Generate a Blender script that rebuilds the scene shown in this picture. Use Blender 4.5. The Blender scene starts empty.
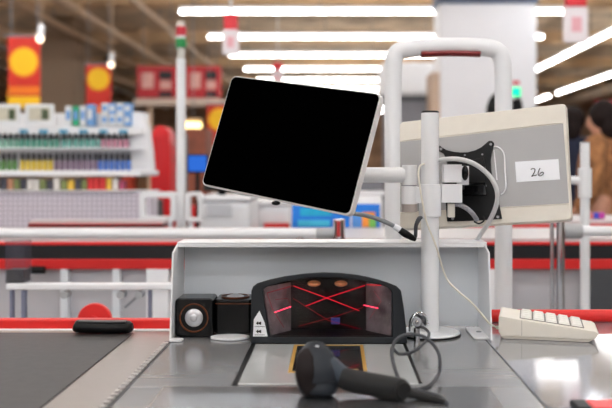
import bpy, bmesh, math, random
from mathutils import Vector, Matrix, Quaternion
random.seed(7)
PI = math.pi
scene = bpy.context.scene
COL = scene.collection
CZ = 1.12                       # camera height
CT = 0.80                       # height of the counter top
F = 850.0
def P(px, py, D):               # photo pixel + distance -> world point
    return Vector(((px-335)/F*D, D, CZ-(py-170)/F*D))
def PC(px, py, z=CT):           # photo pixel on the horizontal plane z
    return P(px, py, F*(CZ-z)/(py-170))
def onplane(px, py, p0, n):
    d = Vector(((px-335)/F, 1, -(py-170)/F)); o = Vector((0, 0, CZ))
    return o + d*((p0-o).dot(n)/d.dot(n))

# ---------------------------------------------------------------- materials
def lin(c):
    return tuple(((v/255)/12.92 if v/255 <= .04045 else ((v/255+.055)/1.055)**2.4) for v in c)
MATS = {}
def mat(name, rgb, rough=.5, metal=0, noise=0, nscale=20, bump=0, coat=0, emit=0, ecol=None, trans=0, alpha=1, spec=.5, stretch=None, ior=1.45):
    if name in MATS: return MATS[name]
    m = bpy.data.materials.new(name); m.use_nodes = True
    nt = m.node_tree; b = nt.nodes['Principled BSDF']
    c = lin(rgb)
    b.inputs['Base Color'].default_value = (*c, 1)
    b.inputs['Roughness'].default_value = rough
    b.inputs['Metallic'].default_value = metal
    b.inputs['Coat Weight'].default_value = coat
    b.inputs['Coat Roughness'].default_value = .08
    b.inputs['Transmission Weight'].default_value = trans
    b.inputs['Alpha'].default_value = alpha
    b.inputs['Specular IOR Level'].default_value = spec
    b.inputs['IOR'].default_value = ior
    if emit:
        b.inputs['Emission Color'].default_value = (*(lin(ecol) if ecol else c), 1)
        b.inputs['Emission Strength'].default_value = emit
    if noise or bump:
        tc = nt.nodes.new('ShaderNodeTexCoord'); mp = nt.nodes.new('ShaderNodeMapping')
        nt.links.new(tc.outputs['Object'], mp.inputs['Vector'])
        if stretch: mp.inputs['Scale'].default_value = stretch
        nz = nt.nodes.new('ShaderNodeTexNoise'); nz.inputs['Scale'].default_value = nscale; nz.inputs['Detail'].default_value = 4
        nt.links.new(mp.outputs['Vector'], nz.inputs['Vector'])
        if noise:
            r = nt.nodes.new('ShaderNodeValToRGB')
            r.color_ramp.elements[0].position = .3; r.color_ramp.elements[1].position = .7
            r.color_ramp.elements[0].color = (*[v*(1-noise) for v in c], 1)
            r.color_ramp.elements[1].color = (*[min(1, v*(1+noise)) for v in c], 1)
            nt.links.new(nz.outputs['Fac'], r.inputs['Fac']); nt.links.new(r.outputs['Color'], b.inputs['Base Color'])
        if bump:
            bp = nt.nodes.new('ShaderNodeBump'); bp.inputs['Strength'].default_value = bump; bp.inputs['Distance'].default_value = .002
            nt.links.new(nz.outputs['Fac'], bp.inputs['Height']); nt.links.new(bp.outputs['Normal'], b.inputs['Normal'])
    MATS[name] = m
    return m
def light_mat(name, rgb, k):
    if name in MATS: return MATS[name]
    m = bpy.data.materials.new(name); m.use_nodes = True; nt = m.node_tree
    nt.nodes.remove(nt.nodes['Principled BSDF'])
    e = nt.nodes.new('ShaderNodeEmission'); e.inputs[0].default_value = (*lin(rgb), 1); e.inputs[1].default_value = k
    nt.links.new(e.outputs[0], nt.nodes['Material Output'].inputs[0]); MATS[name] = m
    return m

M_white = mat('white_powder_coat', (232, 233, 235), .38, noise=.02, nscale=8)
M_panel = mat('white_sheet_metal', (218, 222, 226), .42, noise=.02, nscale=5)
M_whiteb = mat('white_bright', (238, 238, 240), .5, noise=.02, nscale=3)
M_cream = mat('cream_plastic', (222, 216, 204), .45, noise=.025, nscale=30)
M_creamk = mat('pale_key_plastic', (226, 224, 218), .4, noise=.02, nscale=40)
M_black = mat('black_plastic', (9, 9, 10), .45, spec=.25, noise=.15, nscale=30)
M_blackg = mat('black_gloss', (7, 7, 8), .2, noise=.1, nscale=10, spec=.35)
M_screen = mat('dark_screen', (1, 1, 1), .6, spec=.0, noise=.05, nscale=5)
M_steel = mat('brushed_steel', (164, 156, 150), .36, metal=.6, noise=.05, nscale=30, bump=.04, stretch=(1, 12, 1))
M_steelp = mat('polished_steel', (160, 161, 163), .2, metal=.5, noise=.04, nscale=8, bump=.015, stretch=(1, 6, 1))
M_steelr = mat('polished_plate', (164, 166, 172), .09, metal=.55, noise=.05, nscale=6, bump=.02)
M_chrome = mat('chrome', (215, 216, 220), .12, metal=1, noise=.02, nscale=30)
M_belt = mat('belt_rubber', (62, 59, 58), .55, noise=.12, nscale=60, bump=.1)
M_red = mat('red_plastic', (214, 38, 34), .38, noise=.04, nscale=12)
M_redb = mat('red_band', (205, 32, 30), .5, noise=.04, nscale=5)
M_bandk = mat('black_band', (18, 20, 24), .4, noise=.15, nscale=4)
M_scan = mat('scanner_grey_plastic', (30, 33, 37), .42, spec=.35, noise=.08, nscale=30)
M_gun = mat('gun_blue_grey', (28, 33, 40), .45, spec=.35, noise=.08, nscale=30)
M_gund = mat('gun_grip_rubber', (9, 9, 10), .65, noise=.12, nscale=80)
M_gold = mat('gold_trim', (206, 164, 84), .4, metal=.5, noise=.05, nscale=30)
M_glassd = mat('dark_scanner_glass', (20, 18, 18), .05, noise=.1, nscale=4, coat=1)
M_pane = mat('clear_pane', (255, 255, 255), .02, trans=1, ior=1.15, noise=.01, nscale=5)
M_platter = mat('platter_glass', (188, 190, 190), .22, metal=.25, noise=.05, nscale=9, coat=.2)
M_copper = mat('copper_ring', (122, 70, 44), .35, metal=1, noise=.05, nscale=30)
M_cone = mat('silver_cone', (205, 205, 208), .28, metal=.75, noise=.03, nscale=40)
M_cable = mat('grey_cable', (62, 64, 68), .5, noise=.06, nscale=60)
M_cablew = mat('white_cable', (228, 226, 222), .45, noise=.03, nscale=60)
M_cablec = mat('cream_cable', (222, 216, 202), .5, noise=.03, nscale=60)
M_greyp = mat('grey_monitor_panel', (164, 163, 163), .42, noise=.03, nscale=14)
M_paper = mat('white_sticker', (236, 238, 242), .55, noise=.015, nscale=20)
M_ink = mat('pen_ink', (24, 22, 26), .6, noise=.1, nscale=50)
M_greym = mat('mid_grey', (135, 136, 140), .5, noise=.04, nscale=8)
M_cap = mat('grey_end_cap', (168, 170, 172), .5, noise=.03, nscale=8)
M_tube = light_mat('tube_glow', (255, 253, 250), 14)
M_tuben = light_mat('near_tube_glow', (246, 250, 255), 26)
M_laser = light_mat('laser_line', (255, 20, 50), 1.1)
M_laserd = light_mat('laser_line_faint', (235, 15, 40), .3)
M_laserb = light_mat('laser_hot', (255, 50, 80), 2.6)

# ---------------------------------------------------------------- mesh helpers
WM = {}
class MB:
    def __init__(s): s.bm = bmesh.new()
    def _new(s, f):
        a = set(s.bm.verts); f(); return [v for v in s.bm.verts if v not in a]
    def box(s, x0, x1, y0, y1, z0, z1, M=None):
        m = Matrix.Translation(((x0+x1)/2, (y0+y1)/2, (z0+z1)/2)) @ Matrix.Diagonal((abs(x1-x0), abs(y1-y0), abs(z1-z0), 1))
        if M is not None: m = M @ m
        bmesh.ops.create_cube(s.bm, size=1, matrix=m); return s
    def cyl(s, a, b, r, r2=None, n=24):
        a = Vector(a); b = Vector(b); d = b-a
        m = Matrix.Translation((a+b)/2) @ d.to_track_quat('Z', 'Y').to_matrix().to_4x4()
        bmesh.ops.create_cone(s.bm, cap_ends=True, segments=n, radius1=r, radius2=r if r2 is None else r2, depth=d.length, matrix=m); return s
    def ball(s, c, r, n=16, M=None):
        r = (r, r, r) if not isinstance(r, tuple) else r
        m = Matrix.Translation(c) @ (M or Matrix()) @ Matrix.Diagonal((*r, 1))
        bmesh.ops.create_uvsphere(s.bm, u_segments=n*2, v_segments=n, radius=1, matrix=m); return s
    def prism(s, pts, off):       # pts: list of world Vectors (closed outline), off: extrusion vector
        off = Vector(off)
        a = [s.bm.verts.new(p) for p in pts]; b = [s.bm.verts.new(Vector(p)+off) for p in pts]
        n = len(pts)
        s.bm.faces.new(a[::-1]); s.bm.faces.new(b)
        for i in range(n): s.bm.faces.new((a[i], a[(i+1) % n], b[(i+1) % n], b[i]))
        return s
    def ring(s, outer, inner, off, drop=0):   # closed band between two outlines of equal count
        off = Vector(off); n = len(outer)
        V = [[s.bm.verts.new(Vector(p)+o) for p in L] for L, o in ((outer, Vector()), (inner, Vector()), (outer, off), (inner, off))]
        for v in V[2]: v.co.z -= drop*max(0, v.co.z-CT)/.13
        for i in range(n):
            j = (i+1) % n
            s.bm.faces.new((V[0][i], V[0][j], V[1][j], V[1][i])); s.bm.faces.new((V[2][i], V[3][i], V[3][j], V[2][j]))
            s.bm.faces.new((V[0][i], V[2][i], V[2][j], V[0][j])); s.bm.faces.new((V[1][i], V[1][j], V[3][j], V[3][i]))
        return s
    def loft(s, path, rad, n=12, sub=6, up=None):   # smooth tube through path; rad number, list or list of (ra,rb)
        pts = [Vector(p) for p in path]
        R = rad if isinstance(rad, list) else [rad]*len(pts)
        R = [r if isinstance(r, tuple) else (r, r) for r in R]
        Q = []; RR = []
        m = len(pts)
        for i in range(m-1):
            p0 = pts[max(i-1, 0)]; p1 = pts[i]; p2 = pts[i+1]; p3 = pts[min(i+2, m-1)]
            for k in range(sub):
                t = k/sub
                Q.append(.5*((2*p1)+(p2-p0)*t+(2*p0-5*p1+4*p2-p3)*t*t+(3*p1-p0-3*p2+p3)*t**3))
                u = t*t*(3-2*t) if len(set(R)) > 1 else t
                RR.append((R[i][0]*(1-u)+R[i+1][0]*u, R[i][1]*(1-u)+R[i+1][1]*u))
        Q.append(pts[-1]); RR.append(R[-1])
        T = [(Q[min(i+1, len(Q)-1)]-Q[max(i-1, 0)]).normalized() for i in range(len(Q))]
        nrm = Vector(up) if up else (Vector((0, 0, 1)) if abs(T[0].z) < .9 else Vector((1, 0, 0)))
        nrm = (nrm - T[0]*nrm.dot(T[0])).normalized()
        rings = []
        for i, q in enumerate(Q):
            nrm = (nrm - T[i]*nrm.dot(T[i])).normalized(); bi = T[i].cross(nrm)
            rings.append([s.bm.verts.new(q + nrm*math.cos(a)*RR[i][0] + bi*math.sin(a)*RR[i][1]) for a in [2*PI*k/n for k in range(n)]])
        for i in range(len(rings)-1):
            for k in range(n):
                s.bm.faces.new((rings[i][k], rings[i][(k+1) % n], rings[i+1][(k+1) % n], rings[i+1][k]))
        s.bm.faces.new(rings[0][::-1]); s.bm.faces.new(rings[-1])
        return s
    def build(s, name, m, parent=None, bevel=0, smooth=True, seg=2, mats=None):
        bm = s.bm
        bmesh.ops.recalc_face_normals(bm, faces=bm.faces)
        if parent is None:
            xs = [v.co for v in bm.verts]
            loc = Vector(((min(v.x for v in xs)+max(v.x for v in xs))/2, (min(v.y for v in xs)+max(v.y for v in xs))/2, min(v.z for v in xs)))
            mw = Matrix.Translation(loc)
        else: mw = WM[parent.name]
        bm.transform(mw.inverted())
        me = bpy.data.meshes.new(name); bm.to_mesh(me); bm.free()
        me.materials.append(m)
        o = bpy.data.objects.new(name, me); COL.objects.link(o)
        if parent is None: o.location = loc; WM[o.name] = mw
        else: o.parent = parent; WM[o.name] = mw
        if smooth:
            for p in me.polygons: p.use_smooth = True
            try: me.set_sharp_from_angle(angle=math.radians(38))
            except Exception: pass
        if bevel:
            b = o.modifiers.new('bevel', 'BEVEL'); b.width = bevel; b.segments = seg; b.limit_method = 'ANGLE'; b.angle_limit = math.radians(35)
            b.harden_normals = True
        return o
def tag(o, label, cat, group=None):
    o['label'] = label; o['category'] = cat
    if group: o['group'] = group
    return o
def thing(name, label, cat, loc, group=None, M=None):
    o = bpy.data.objects.new(name, None); COL.objects.link(o); o.empty_display_size = .05
    mw = Matrix.Translation(loc) @ (M or Matrix())
    o.matrix_world = mw; WM[o.name] = mw
    return tag(o, label, cat, group)
def struct(o): o['kind'] = 'structure'; return o
def dup(root, loc, label=None, group=None):
    r = root.copy(); COL.objects.link(r); r.location = loc
    if label: r['label'] = label
    if group: r['group'] = group
    for ch in list(root.children):
        c = ch.copy(); COL.objects.link(c); c.parent = r
        for g in list(ch.children):
            d = g.copy(); COL.objects.link(d); d.parent = c
    return r
def rrect(w, h, r, n=6):         # rounded rectangle outline (x,z)
    out = []
    for cx, cz, a0 in ((w/2-r, h/2-r, 0), (-w/2+r, h/2-r, 90), (-w/2+r, -h/2+r, 180), (w/2-r, -h/2+r, 270)):
        for k in range(n+1):
            a = math.radians(a0+90*k/n); out.append((cx+r*math.cos(a), cz+r*math.sin(a)))
    return out
def rotvec(v):
    v = Vector(v); return Matrix.Rotation(v.length, 4, v.normalized())

# ================================================================ SHELL
X0, X1, Y0, Y1, ZC = -17, 15, -8, 40, 4.3
M_ceil = mat('brown_ceiling', (216, 192, 164), .8, noise=.35, nscale=1.6)
M_floor = mat('shop_floor', (150, 146, 142), .35, noise=.08, nscale=1.2)
M_wall = mat('warm_wall', (176, 138, 108), .7, noise=.45, nscale=2.2)
M_wallw = mat('pale_wall', (205, 200, 195), .7, noise=.05, nscale=1)
struct(MB().box(X0, X1, Y0, Y1, -.1, 0).build('floor', M_floor, smooth=False))
struct(MB().box(X0, X1, Y0, Y1, ZC, ZC+.1).build('ceiling', M_ceil, smooth=False))
struct(MB().box(X0-.1, X0, Y0, Y1, 0, ZC).build('wall_left', M_wall, smooth=False))
struct(MB().box(X1, X1+.1, Y0, Y1, 0, ZC).build('wall_right', M_wall, smooth=False))
struct(MB().box(X0, X1, Y1, Y1+.1, 0, ZC).build('wall_back', M_wall, smooth=False))
struct(MB().box(X0, X1, Y0-.1, Y0, 0, ZC).build('wall_front', M_wallw, smooth=False))

# ================================================================ CEILING LIGHTS
def tube_light(a, b, label, group, r=.026, glow=None):
    a = Vector(a); b = Vector(b)
    t = thing('ceiling_light', label, 'ceiling light', (a+b)/2+Vector((0, 0, .08)), group)
    d = (b-a).normalized(); side = Vector((-d.y, d.x, 0))
    mb = MB(); c = [a+side*.035+Vector((0, 0, .045)), a-side*.035+Vector((0, 0, .045)), a-side*.035+Vector((0, 0, .085)), a+side*.035+Vector((0, 0, .085))]
    mb.prism(c, b-a).build('housing', M_whiteb, t)
    MB().cyl(a, b, r, n=12).build('tube', glow or M_tube, t)
    L = (b-a).length
    k = max(2, int(L/2.0)+1)
    for i in range(k):
        p = a + (b-a)*((i+.15)/(k-.7))
        MB().cyl(p+Vector((0, 0, .085)), p+Vector((0, 0, ZC-a.z)), .006, n=6).build('hanger', M_greym, t)
    return t
ZL = CZ+2.4
order = ['nearest', 'second', 'third', 'fourth', 'fifth', 'sixth', 'seventh', 'eighth', 'ninth', 'tenth']
for n in range(10):
    D = 12.9+2.44*n
    tube_light((-2.35+.07*n, D, ZL), (3.75, D, ZL), 'long white tube light hung across the ceiling, %s row counted down from the picture top' % order[n], 'cross rows of ceiling tubes')
tube_light((4.82, 11.5, ZL), (4.82, 20.6, ZL), 'tube light running away from us at the top right, upper of the slanting ones', 'slanting ceiling tubes')
tube_light((6.95, 12.0, ZL), (6.95, 26.6, ZL), 'long slanting tube light lower at the right edge, below the upper slanting one', 'slanting ceiling tubes')
tube_light((6.95, 27.6, ZL), (6.95, 31.5, ZL), 'short slanting tube piece at the inner end of the lower slanting light', 'slanting ceiling tubes')
# unseen tube lamps added over and behind the camera as fill light
for k, D in enumerate((8.0, 4.6, 1.6, -1.0, -3.2, -5.6)):
    for (xa, xb) in ((-7.5, -2.6), (-2.3, 3.8)):
        tube_light((xa, D, ZL), (xb, D, ZL), 'white tube light added as fill over the tills, outside the picture above', 'lamps over the tills', glow=M_tuben)
tube_light((3.3, 8.8, ZL), (3.22, 11.8, ZL), 'short white tube light over the tills, outside the picture above', 'lamps over the tills', glow=M_tuben)
for xa in (-9.8, -12.6): tube_light((xa, 7, ZL), (xa, 19, ZL), 'white tube light added far left to brighten the ceiling, outside the picture', 'added lamps over the shop floor', glow=M_tuben)  # unseen tubes added to lighten the ceiling at the left
tube_light((5.2, -3, ZL), (5.2, 7, ZL), 'white tube light added as fill over the tills, outside the picture above', 'lamps over the tills', glow=M_tuben)  # one more unseen tube added for fill

# ================================================================ CEILING DUCTS, BEAMS, PILLARS
M_duct = mat('brown_duct', (214, 186, 158), .6, noise=.12, nscale=1.2)
M_duct2 = mat('grey_duct', (190, 170, 150), .6, noise=.12, nscale=1.4)
M_beam = mat('warm_beam', (218, 184, 144), .7, noise=.15, nscale=1.5)
for X, w, mm, lb in ((-8.6, .35, M_duct2, 'grey-brown duct under the ceiling, farthest to the left'), (-6.4, .22, M_duct, 'pale brown duct under the ceiling above the sunlike banners'),
                     (-4.3, .16, M_duct, 'grey-brown duct under the ceiling above the red framed boards'), (9.4, .4, M_duct2, 'dark duct under the ceiling at the far right')):
    t = thing('ceiling_duct', lb, 'duct', (X, 20, 3.7), 'ceiling ducts')
    MB().box(X-w/2, X+w/2, 7, 38, 3.72, 3.72+w*.7).build('casing', mm, t, bevel=.02)
    for y in range(9, 38, 5): MB().box(X-w/2-.02, X+w/2+.02, y, y+.08, 3.70, ZC).build('bracket', M_beam, t)
for X, lb in ((-10.6, 'thin pale pipe under the ceiling at the top left corner'), (-7.5, 'thin pale pipe under the ceiling over the larger sun banner'), (-5.3, 'thin pale pipe under the ceiling over the smaller sun banner'), (-3.3, 'thin pale pipe under the ceiling beside the light mast top')):
    t = thing('ceiling_pipe', lb, 'pipe', (X, 20, 3.9), 'thin pipes under the ceiling')
    MB().cyl((X, 8, 3.9), (X, 38, 3.9), .06, n=12).build('pipe_run', M_whiteb if X in (-7.5,) else M_duct, t)
    for y in range(10, 38, 6): MB().cyl((X, y, 3.95), (X, y, ZC), .012, n=6).build('bracket', M_greym, t)
for i, D in enumerate((11, 15, 19.5, 24, 29, 34)):
    struct(MB().box(-15, 14, D, D+.4, 4.05, ZC).build('trim_%d' % (i+1), M_beam, smooth=False))
M_pill = mat('taupe_pillar', (146, 122, 100), .7, noise=.06, nscale=1.5)
struct(MB().box(-6.1, -5.35, 17.5, 18.2, 0, ZC).build('trim_7', M_pill, bevel=.02))
# big white column
pc = thing('wide_column', 'wide pale grey square column rising to the ceiling behind the white arch', 'column', (2.16, 12.5, 0))
MB().box(1.48, 2.85, 12, 12.7, 0, 3.47).build('shaft', mat('column_paint', (244, 243, 246), .6, noise=.03, nscale=1.5), pc, bevel=.02)
MB().box(1.46, 2.87, 11.98, 12.72, 3.47, ZC).build('capital', mat('blue_grey_paint', (96, 110, 135), .6, noise=.04, nscale=2), pc)
MB().box(1.36, 1.48, 12.02, 12.6, 0, 2.5).build('side_strip', mat('beige_paint', (205, 178, 155), .6, noise=.06, nscale=2), pc)
# white bulkhead left of the column
t = thing('bulkhead', 'white boxed bulkhead with grey boards under it, seen through the white arch', 'bulkhead', (1.05, 13, 0))
MB().box(.72, 1.62, 13.2, 14.4, 2.28, 2.80).build('hood', M_whiteb, t, bevel=.05)
MB().box(.78, 1.55, 13.3, 14.0, 0, 2.2).build('board', mat('grey_board', (140, 140, 146), .6, noise=.06, nscale=2), t)
MB().box(.72, 1.60, 13.25, 14.1, 2.2, 2.28).build('sill', mat('dark_grey_board', (90, 92, 96), .6, noise=.05, nscale=2), t)

# ================================================================ BANNERS, SIGNS
M_bred = mat('banner_red', (205, 40, 22), .6, noise=.1, nscale=3)
M_byel = mat('banner_yellow', (250, 196, 14), .6, noise=.04, nscale=3)
M_bora = mat('banner_orange', (238, 120, 20), .6, noise=.08, nscale=3)
def banner(x0, x1, y0, y1, D, label, tail=False, stripe=True):
    a = P(x0, y0, D); b = P(x1, y1, D); w = b.x-a.x; h = a.z-b.z; cx = (a.x+b.x)/2
    t = thing('hanging_banner', label, 'banner', (cx, D, b.z), 'sun banners')
    MB().box(a.x, b.x, D, D+.012, b.z, a.z).build('cloth', M_bred, t)
    MB().cyl((cx, D-.004, a.z-h*.36), (cx, D-.001, a.z-h*.36), w*.49, n=32).build('sun_halo', M_bora, t)
    MB().cyl((cx, D-.009, a.z-h*.36), (cx, D-.004, a.z-h*.36), w*.42, n=32).build('sun_disc', M_byel, t)
    if stripe:
        MB().box(a.x, b.x, D-.006, D-.001, b.z, b.z+h*.16).build('lower_stripe', M_byel, t)
        MB().box(a.x, b.x, D-.006, D-.001, b.z+h*.19, b.z+h*.30).build('lower_stripe', M_bora, t)
    if tail: MB().box(cx-w*.16, cx+w*.16, D, D+.01, b.z-h*.35, b.z).build('tail', M_bora, t)
    MB().cyl((a.x-.03, D+.006, a.z), (b.x+.03, D+.006, a.z), .012).build('rod', M_greym, t)
    for x in (a.x+.03, b.x-.03): MB().cyl((x, D+.006, a.z), (x, D+.006, ZC), .004, n=6).build('cord', M_greym, t)
banner(8, 40, 36, 108, 9, 'larger red banner with a yellow sun disc hanging at the far left')
banner(86, 111, 64, 106, 11, 'smaller red banner with a yellow sun disc and an orange tail', tail=True, stripe=False)
banner(207, 232, 104, 146, 12.5, 'red and yellow banner half hidden behind the black screen', stripe=False)
M_spot = light_mat('spot_glow', (255, 228, 196), 3)
for px, py, D, lb in ((40, 39, 8.6, 'small glowing spotlight at the top corner of the larger sun banner'), (111, 65, 10.6, 'small glowing spotlight at the top corner of the smaller sun banner')):
    p = P(px, py, D)
    t = thing('spotlight', lb, 'spotlight', p, 'banner spotlights')
    MB().ball(p, .035, 10).build('bulb', M_spot, t)
    MB().cyl(p+Vector((0, 0, .02)), p+Vector((0, .05, .15)), .04, .025).build('can', M_whiteb, t)
    MB().cyl(p+Vector((0, .05, .15)), Vector((p.x, p.y+.05, ZC)), .004, n=8).build('stem', M_duct, t)
M_sblk = mat('sign_black', (25, 22, 24), .5, noise=.1, nscale=3)
M_spale = mat('sign_pale', (214, 160, 150), .5, noise=.15, nscale=6)
M_sred = mat('sign_red', (188, 26, 36), .5, noise=.08, nscale=3)
for x0, x1, lb in ((137, 177, 'red framed board with pale and black fields, left of the white light mast'), (186, 221, 'red framed board with pale and black fields, right of the white light mast')):
    D = 14; a = P(x0, 66, D); b = P(x1, 98, D); w = b.x-a.x; h = a.z-b.z
    t = thing('framed_board', lb, 'sign', ((a.x+b.x)/2, D, b.z), 'red framed boards')
    MB().box(a.x, b.x, D, D+.05, b.z, a.z).build('board', M_sred, t, bevel=.01)
    MB().box(a.x+w*.12, a.x+w*.42, D-.012, D-.001, b.z+h*.3, a.z-h*.2).build('pale_field', M_spale, t)
    MB().box(a.x+w*.55, a.x+w*.88, D-.012, D-.001, a.z-h*.42, a.z-h*.16).build('black_field', M_sblk, t)
    MB().box(a.x+w*.58, a.x+w*.86, D-.012, D-.001, b.z+h*.28, a.z-h*.46).build('pale_field', M_spale, t)
    MB().box(a.x+w*.55, a.x+w*.88, D-.012, D-.001, b.z+h*.03, b.z+h*.2).build('black_field', M_sblk, t)
    for x in (a.x+.1, b.x-.1): MB().cyl((x, D+.025, a.z), (x, D+.025, ZC), .006, n=6).build('cord', M_greym, t)
a = P(135, 99, 13.9); b = P(223, 106, 13.9)
t = thing('sign_shelf', 'pale horizontal beam under the two red framed boards', 'beam', ((a.x+b.x)/2, 13.9, b.z))
MB().box(a.x, b.x, 13.8, 14.2, b.z, a.z).build('beam', mat('pale_beam', (216, 196, 180), .6, noise=.05, nscale=2), t, bevel=.02)
for x in (a.x+.2, b.x-.2): MB().box(x-.03, x+.03, 14.1, 14.16, 0, b.z).build('post', M_duct, t)
# hanging tags
def hang_tag(x0, x1, ytop, ysplit, ybot, D, label):
    a = P(x0, ytop, D); s_ = P(x0, ysplit, D); b = P(x1, ybot, D); cx = (a.x+b.x)/2; w = b.x-a.x
    t = thing('hanging_tag', label, 'hanging sign', (cx, D, b.z), 'red and white hanging signs')
    MB().box(a.x+w*.08, b.x-w*.08, D, D+.05, s_.z, a.z).build('red_half', mat('tag_red', (216, 40, 50), .5, noise=.05, nscale=6), t, bevel=.01)
    MB().box(a.x, b.x, D-.003, D+.053, b.z, s_.z).build('white_half', mat('tag_white', (236, 226, 228), .5, noise=.03, nscale=6), t, bevel=.02)
    MB().box(a.x+w*.3, b.x-w*.3, D-.008, D-.003, b.z+(s_.z-b.z)*.3, b.z+(s_.z-b.z)*.7).build('faint_mark', mat('tag_pink', (230, 170, 178), .5, noise=.05, nscale=6), t)
    MB().cyl((cx, D+.025, a.z), (cx, D+.025, ZC), .012, n=8).build('cord', M_whiteb, t)
hang_tag(222, 239, 13, 29, 55, 7, 'red and white sign hanging from the ceiling above the black screen')
hang_tag(564, 589, -8, 6, 43, 6.5, 'red and white sign hanging at the top right corner')
hang_tag(272, 283, 62, 70, 86, 15, 'tiny red and white sign hanging far behind, over the black screen edge')

# yellow lamp and warm stuff behind the mast
t = thing('oval_lamp', 'glowing warm oval lamp beside the white light mast', 'lamp', P(193, 126, 12), None)
MB().cyl(P(185, 125.5, 12), P(201, 125.5, 12), .045, n=16).build('bulb', light_mat('warm_glow', (255, 222, 150), 3.2), t)
MB().box(P(185, 0, 12).x, P(201, 0, 12).x, 12, 12.06, P(0, 122, 12).z, P(0, 122, 12).z+.05).build('shade', M_beam, t)
MB().cyl(P(193, 122, 12)+Vector((0, .03, .05)), Vector((P(193, 0, 12).x, 12.03, ZC)), .006, n=6).build('cord', M_greym, t)

# far shelves that fill the view behind
M_fsh = mat('far_shelf_wood', (110, 78, 56), .7, noise=.25, nscale=3)
def far_shelf(x0, x1, D, H, label, cols):
    t = thing('tall_shelf', label, 'shelf', ((x0+x1)/2, D, 0), 'tall shelves far behind')
    MB().box(x0, x1, D+.4, D+.45, 0, H).build('back_panel', M_fsh, t)
    for x in (x0, x1): MB().box(x-.03, x+.03, D, D+.42, 0, H).build('side_panel', M_fsh, t)
    z = .15; k = 0
    while z < H:
        MB().box(x0+.03, x1-.03, D, D+.4, z, z+.04).build('shelf_board', M_beam, t)
        z += .5
    t2 = []
    z = .19
    while z+.4 < H:
        x = x0+.12
        while x < x1-.4:
            w = random.uniform(.2, .34); h = random.uniform(.2, .38)
            c = cols[k % len(cols)]; k += 1
            o = MB().box(x, x+w, D+.04, D+.35, z+.002, z+h).build('carton', mat('carton_%d_%d_%d' % c, c, .6, noise=.2, nscale=8), bevel=.01)
            tag(o, 'blurred carton on the ' + label.split(',')[0], 'carton', 'cartons on the ' + label.split(',')[0])
            x += w+.05
        z += .5
cols = [(190, 60, 30), (120, 80, 50), (210, 150, 60), (80, 60, 50), (160, 120, 90), (150, 40, 30)]
far_shelf(-4.4, -2.4, 17, 2.0, 'brown stocked shelf behind the oval lamp, far back', cols)
far_shelf(5.6, 8.6, 15, 2.3, 'dark stocked shelf behind the two shoppers', [(120, 30, 30), (60, 45, 40), (90, 70, 60), (150, 40, 50), (50, 50, 60)])

# ================================================================ LEFT: PRODUCT DISPLAY
DG = 4.5
M_perf = bpy.data.materials.new('perforated_panel'); M_perf.use_nodes = True
def _perf():
    nt = M_perf.node_tree; b = nt.nodes['Principled BSDF']; b.inputs['Roughness'].default_value = .5
    tc = nt.nodes.new('ShaderNodeTexCoord'); sp = nt.nodes.new('ShaderNodeSeparateXYZ'); nt.links.new(tc.outputs['Object'], sp.inputs[0])
    def fr(o):
        m = nt.nodes.new('ShaderNodeMath'); m.operation = 'MULTIPLY'; m.inputs[1].default_value = 40; nt.links.new(o, m.inputs[0])
        f = nt.nodes.new('ShaderNodeMath'); f.operation = 'FRACT'; nt.links.new(m.outputs[0], f.inputs[0])
        s = nt.nodes.new('ShaderNodeMath'); s.operation = 'SUBTRACT'; s.inputs[1].default_value = .5; nt.links.new(f.outputs[0], s.inputs[0])
        q = nt.nodes.new('ShaderNodeMath'); q.operation = 'POWER'; q.inputs[1].default_value = 2
        a = nt.nodes.new('ShaderNodeMath'); a.operation = 'ABSOLUTE'; nt.links.new(s.outputs[0], a.inputs[0]); nt.links.new(a.outputs[0], q.inputs[0]); return q.outputs[0]
    ad = nt.nodes.new('ShaderNodeMath'); ad.operation = 'ADD'; nt.links.new(fr(sp.outputs[0]), ad.inputs[0]); nt.links.new(fr(sp.outputs[2]), ad.inputs[1])
    lt = nt.nodes.new('ShaderNodeMath'); lt.operation = 'LESS_THAN'; lt.inputs[1].default_value = .05; nt.links.new(ad.outputs[0], lt.inputs[0])
    mx = nt.nodes.new('ShaderNodeMix'); mx.data_type = 'RGBA'; mx.inputs[6].default_value = (*lin((214, 206, 216)), 1); mx.inputs[7].default_value = (*lin((120, 110, 120)), 1)
    nt.links.new(lt.outputs[0], mx.inputs[0]); nt.links.new(mx.outputs[2], b.inputs['Base Color'])
_perf()
xl = P(-40, 0, DG).x; xr = P(131, 0, DG).x
def zz(py, D=DG): return CZ-(py-170)/F*D
g = thing('display_stand', 'white stepped display stand with rows of small bottles at the left', 'display stand', ((xl+xr)/2, DG, 0))
MB().box(xl, xr, DG+.02, DG+.45, 0, zz(177)-.1).build('cabinet', mat('lilac_white', (208, 204, 212), .5, noise=.03, nscale=3), g, bevel=.004)
MB().box(xl, P(143, 0, DG).x, DG-.05, DG+.40, zz(176), zz(170.5)).build('shelf_board', M_whiteb, g, bevel=.004)
MB().box(xl, xr, DG+.12, DG+.40, zz(148.5), zz(147)).build('shelf_board', M_whiteb, g, bevel=.002)
MB().box(xl, xr, DG+.24, DG+.40, zz(132.5), zz(125.5)).build('shelf_board', M_whiteb, g, bevel=.002)
MB().box(xl, xr, DG+.40, DG+.43, zz(176), zz(108)).build('back_board', M_whiteb, g)
ep = [P(131, 172, DG+.3), P(131, 112, DG+.3), P(142, 112, DG+.3), P(147, 128, DG+.3), P(150, 150, DG+.3), P(152, 172, DG+.3)]
MB().prism(ep, (0, .10, 0)).build('end_panel', M_whiteb, g, bevel=.004)
for k in range(6):
    x = P(3+k*21, 0, DG).x
    MB().box(x, x+.045, DG+.232, DG+.24, zz(131.5), zz(127.5)).build('price_strip', mat('tag_blue', (70, 150, 185), .5, noise=.05, nscale=6), g)
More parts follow.
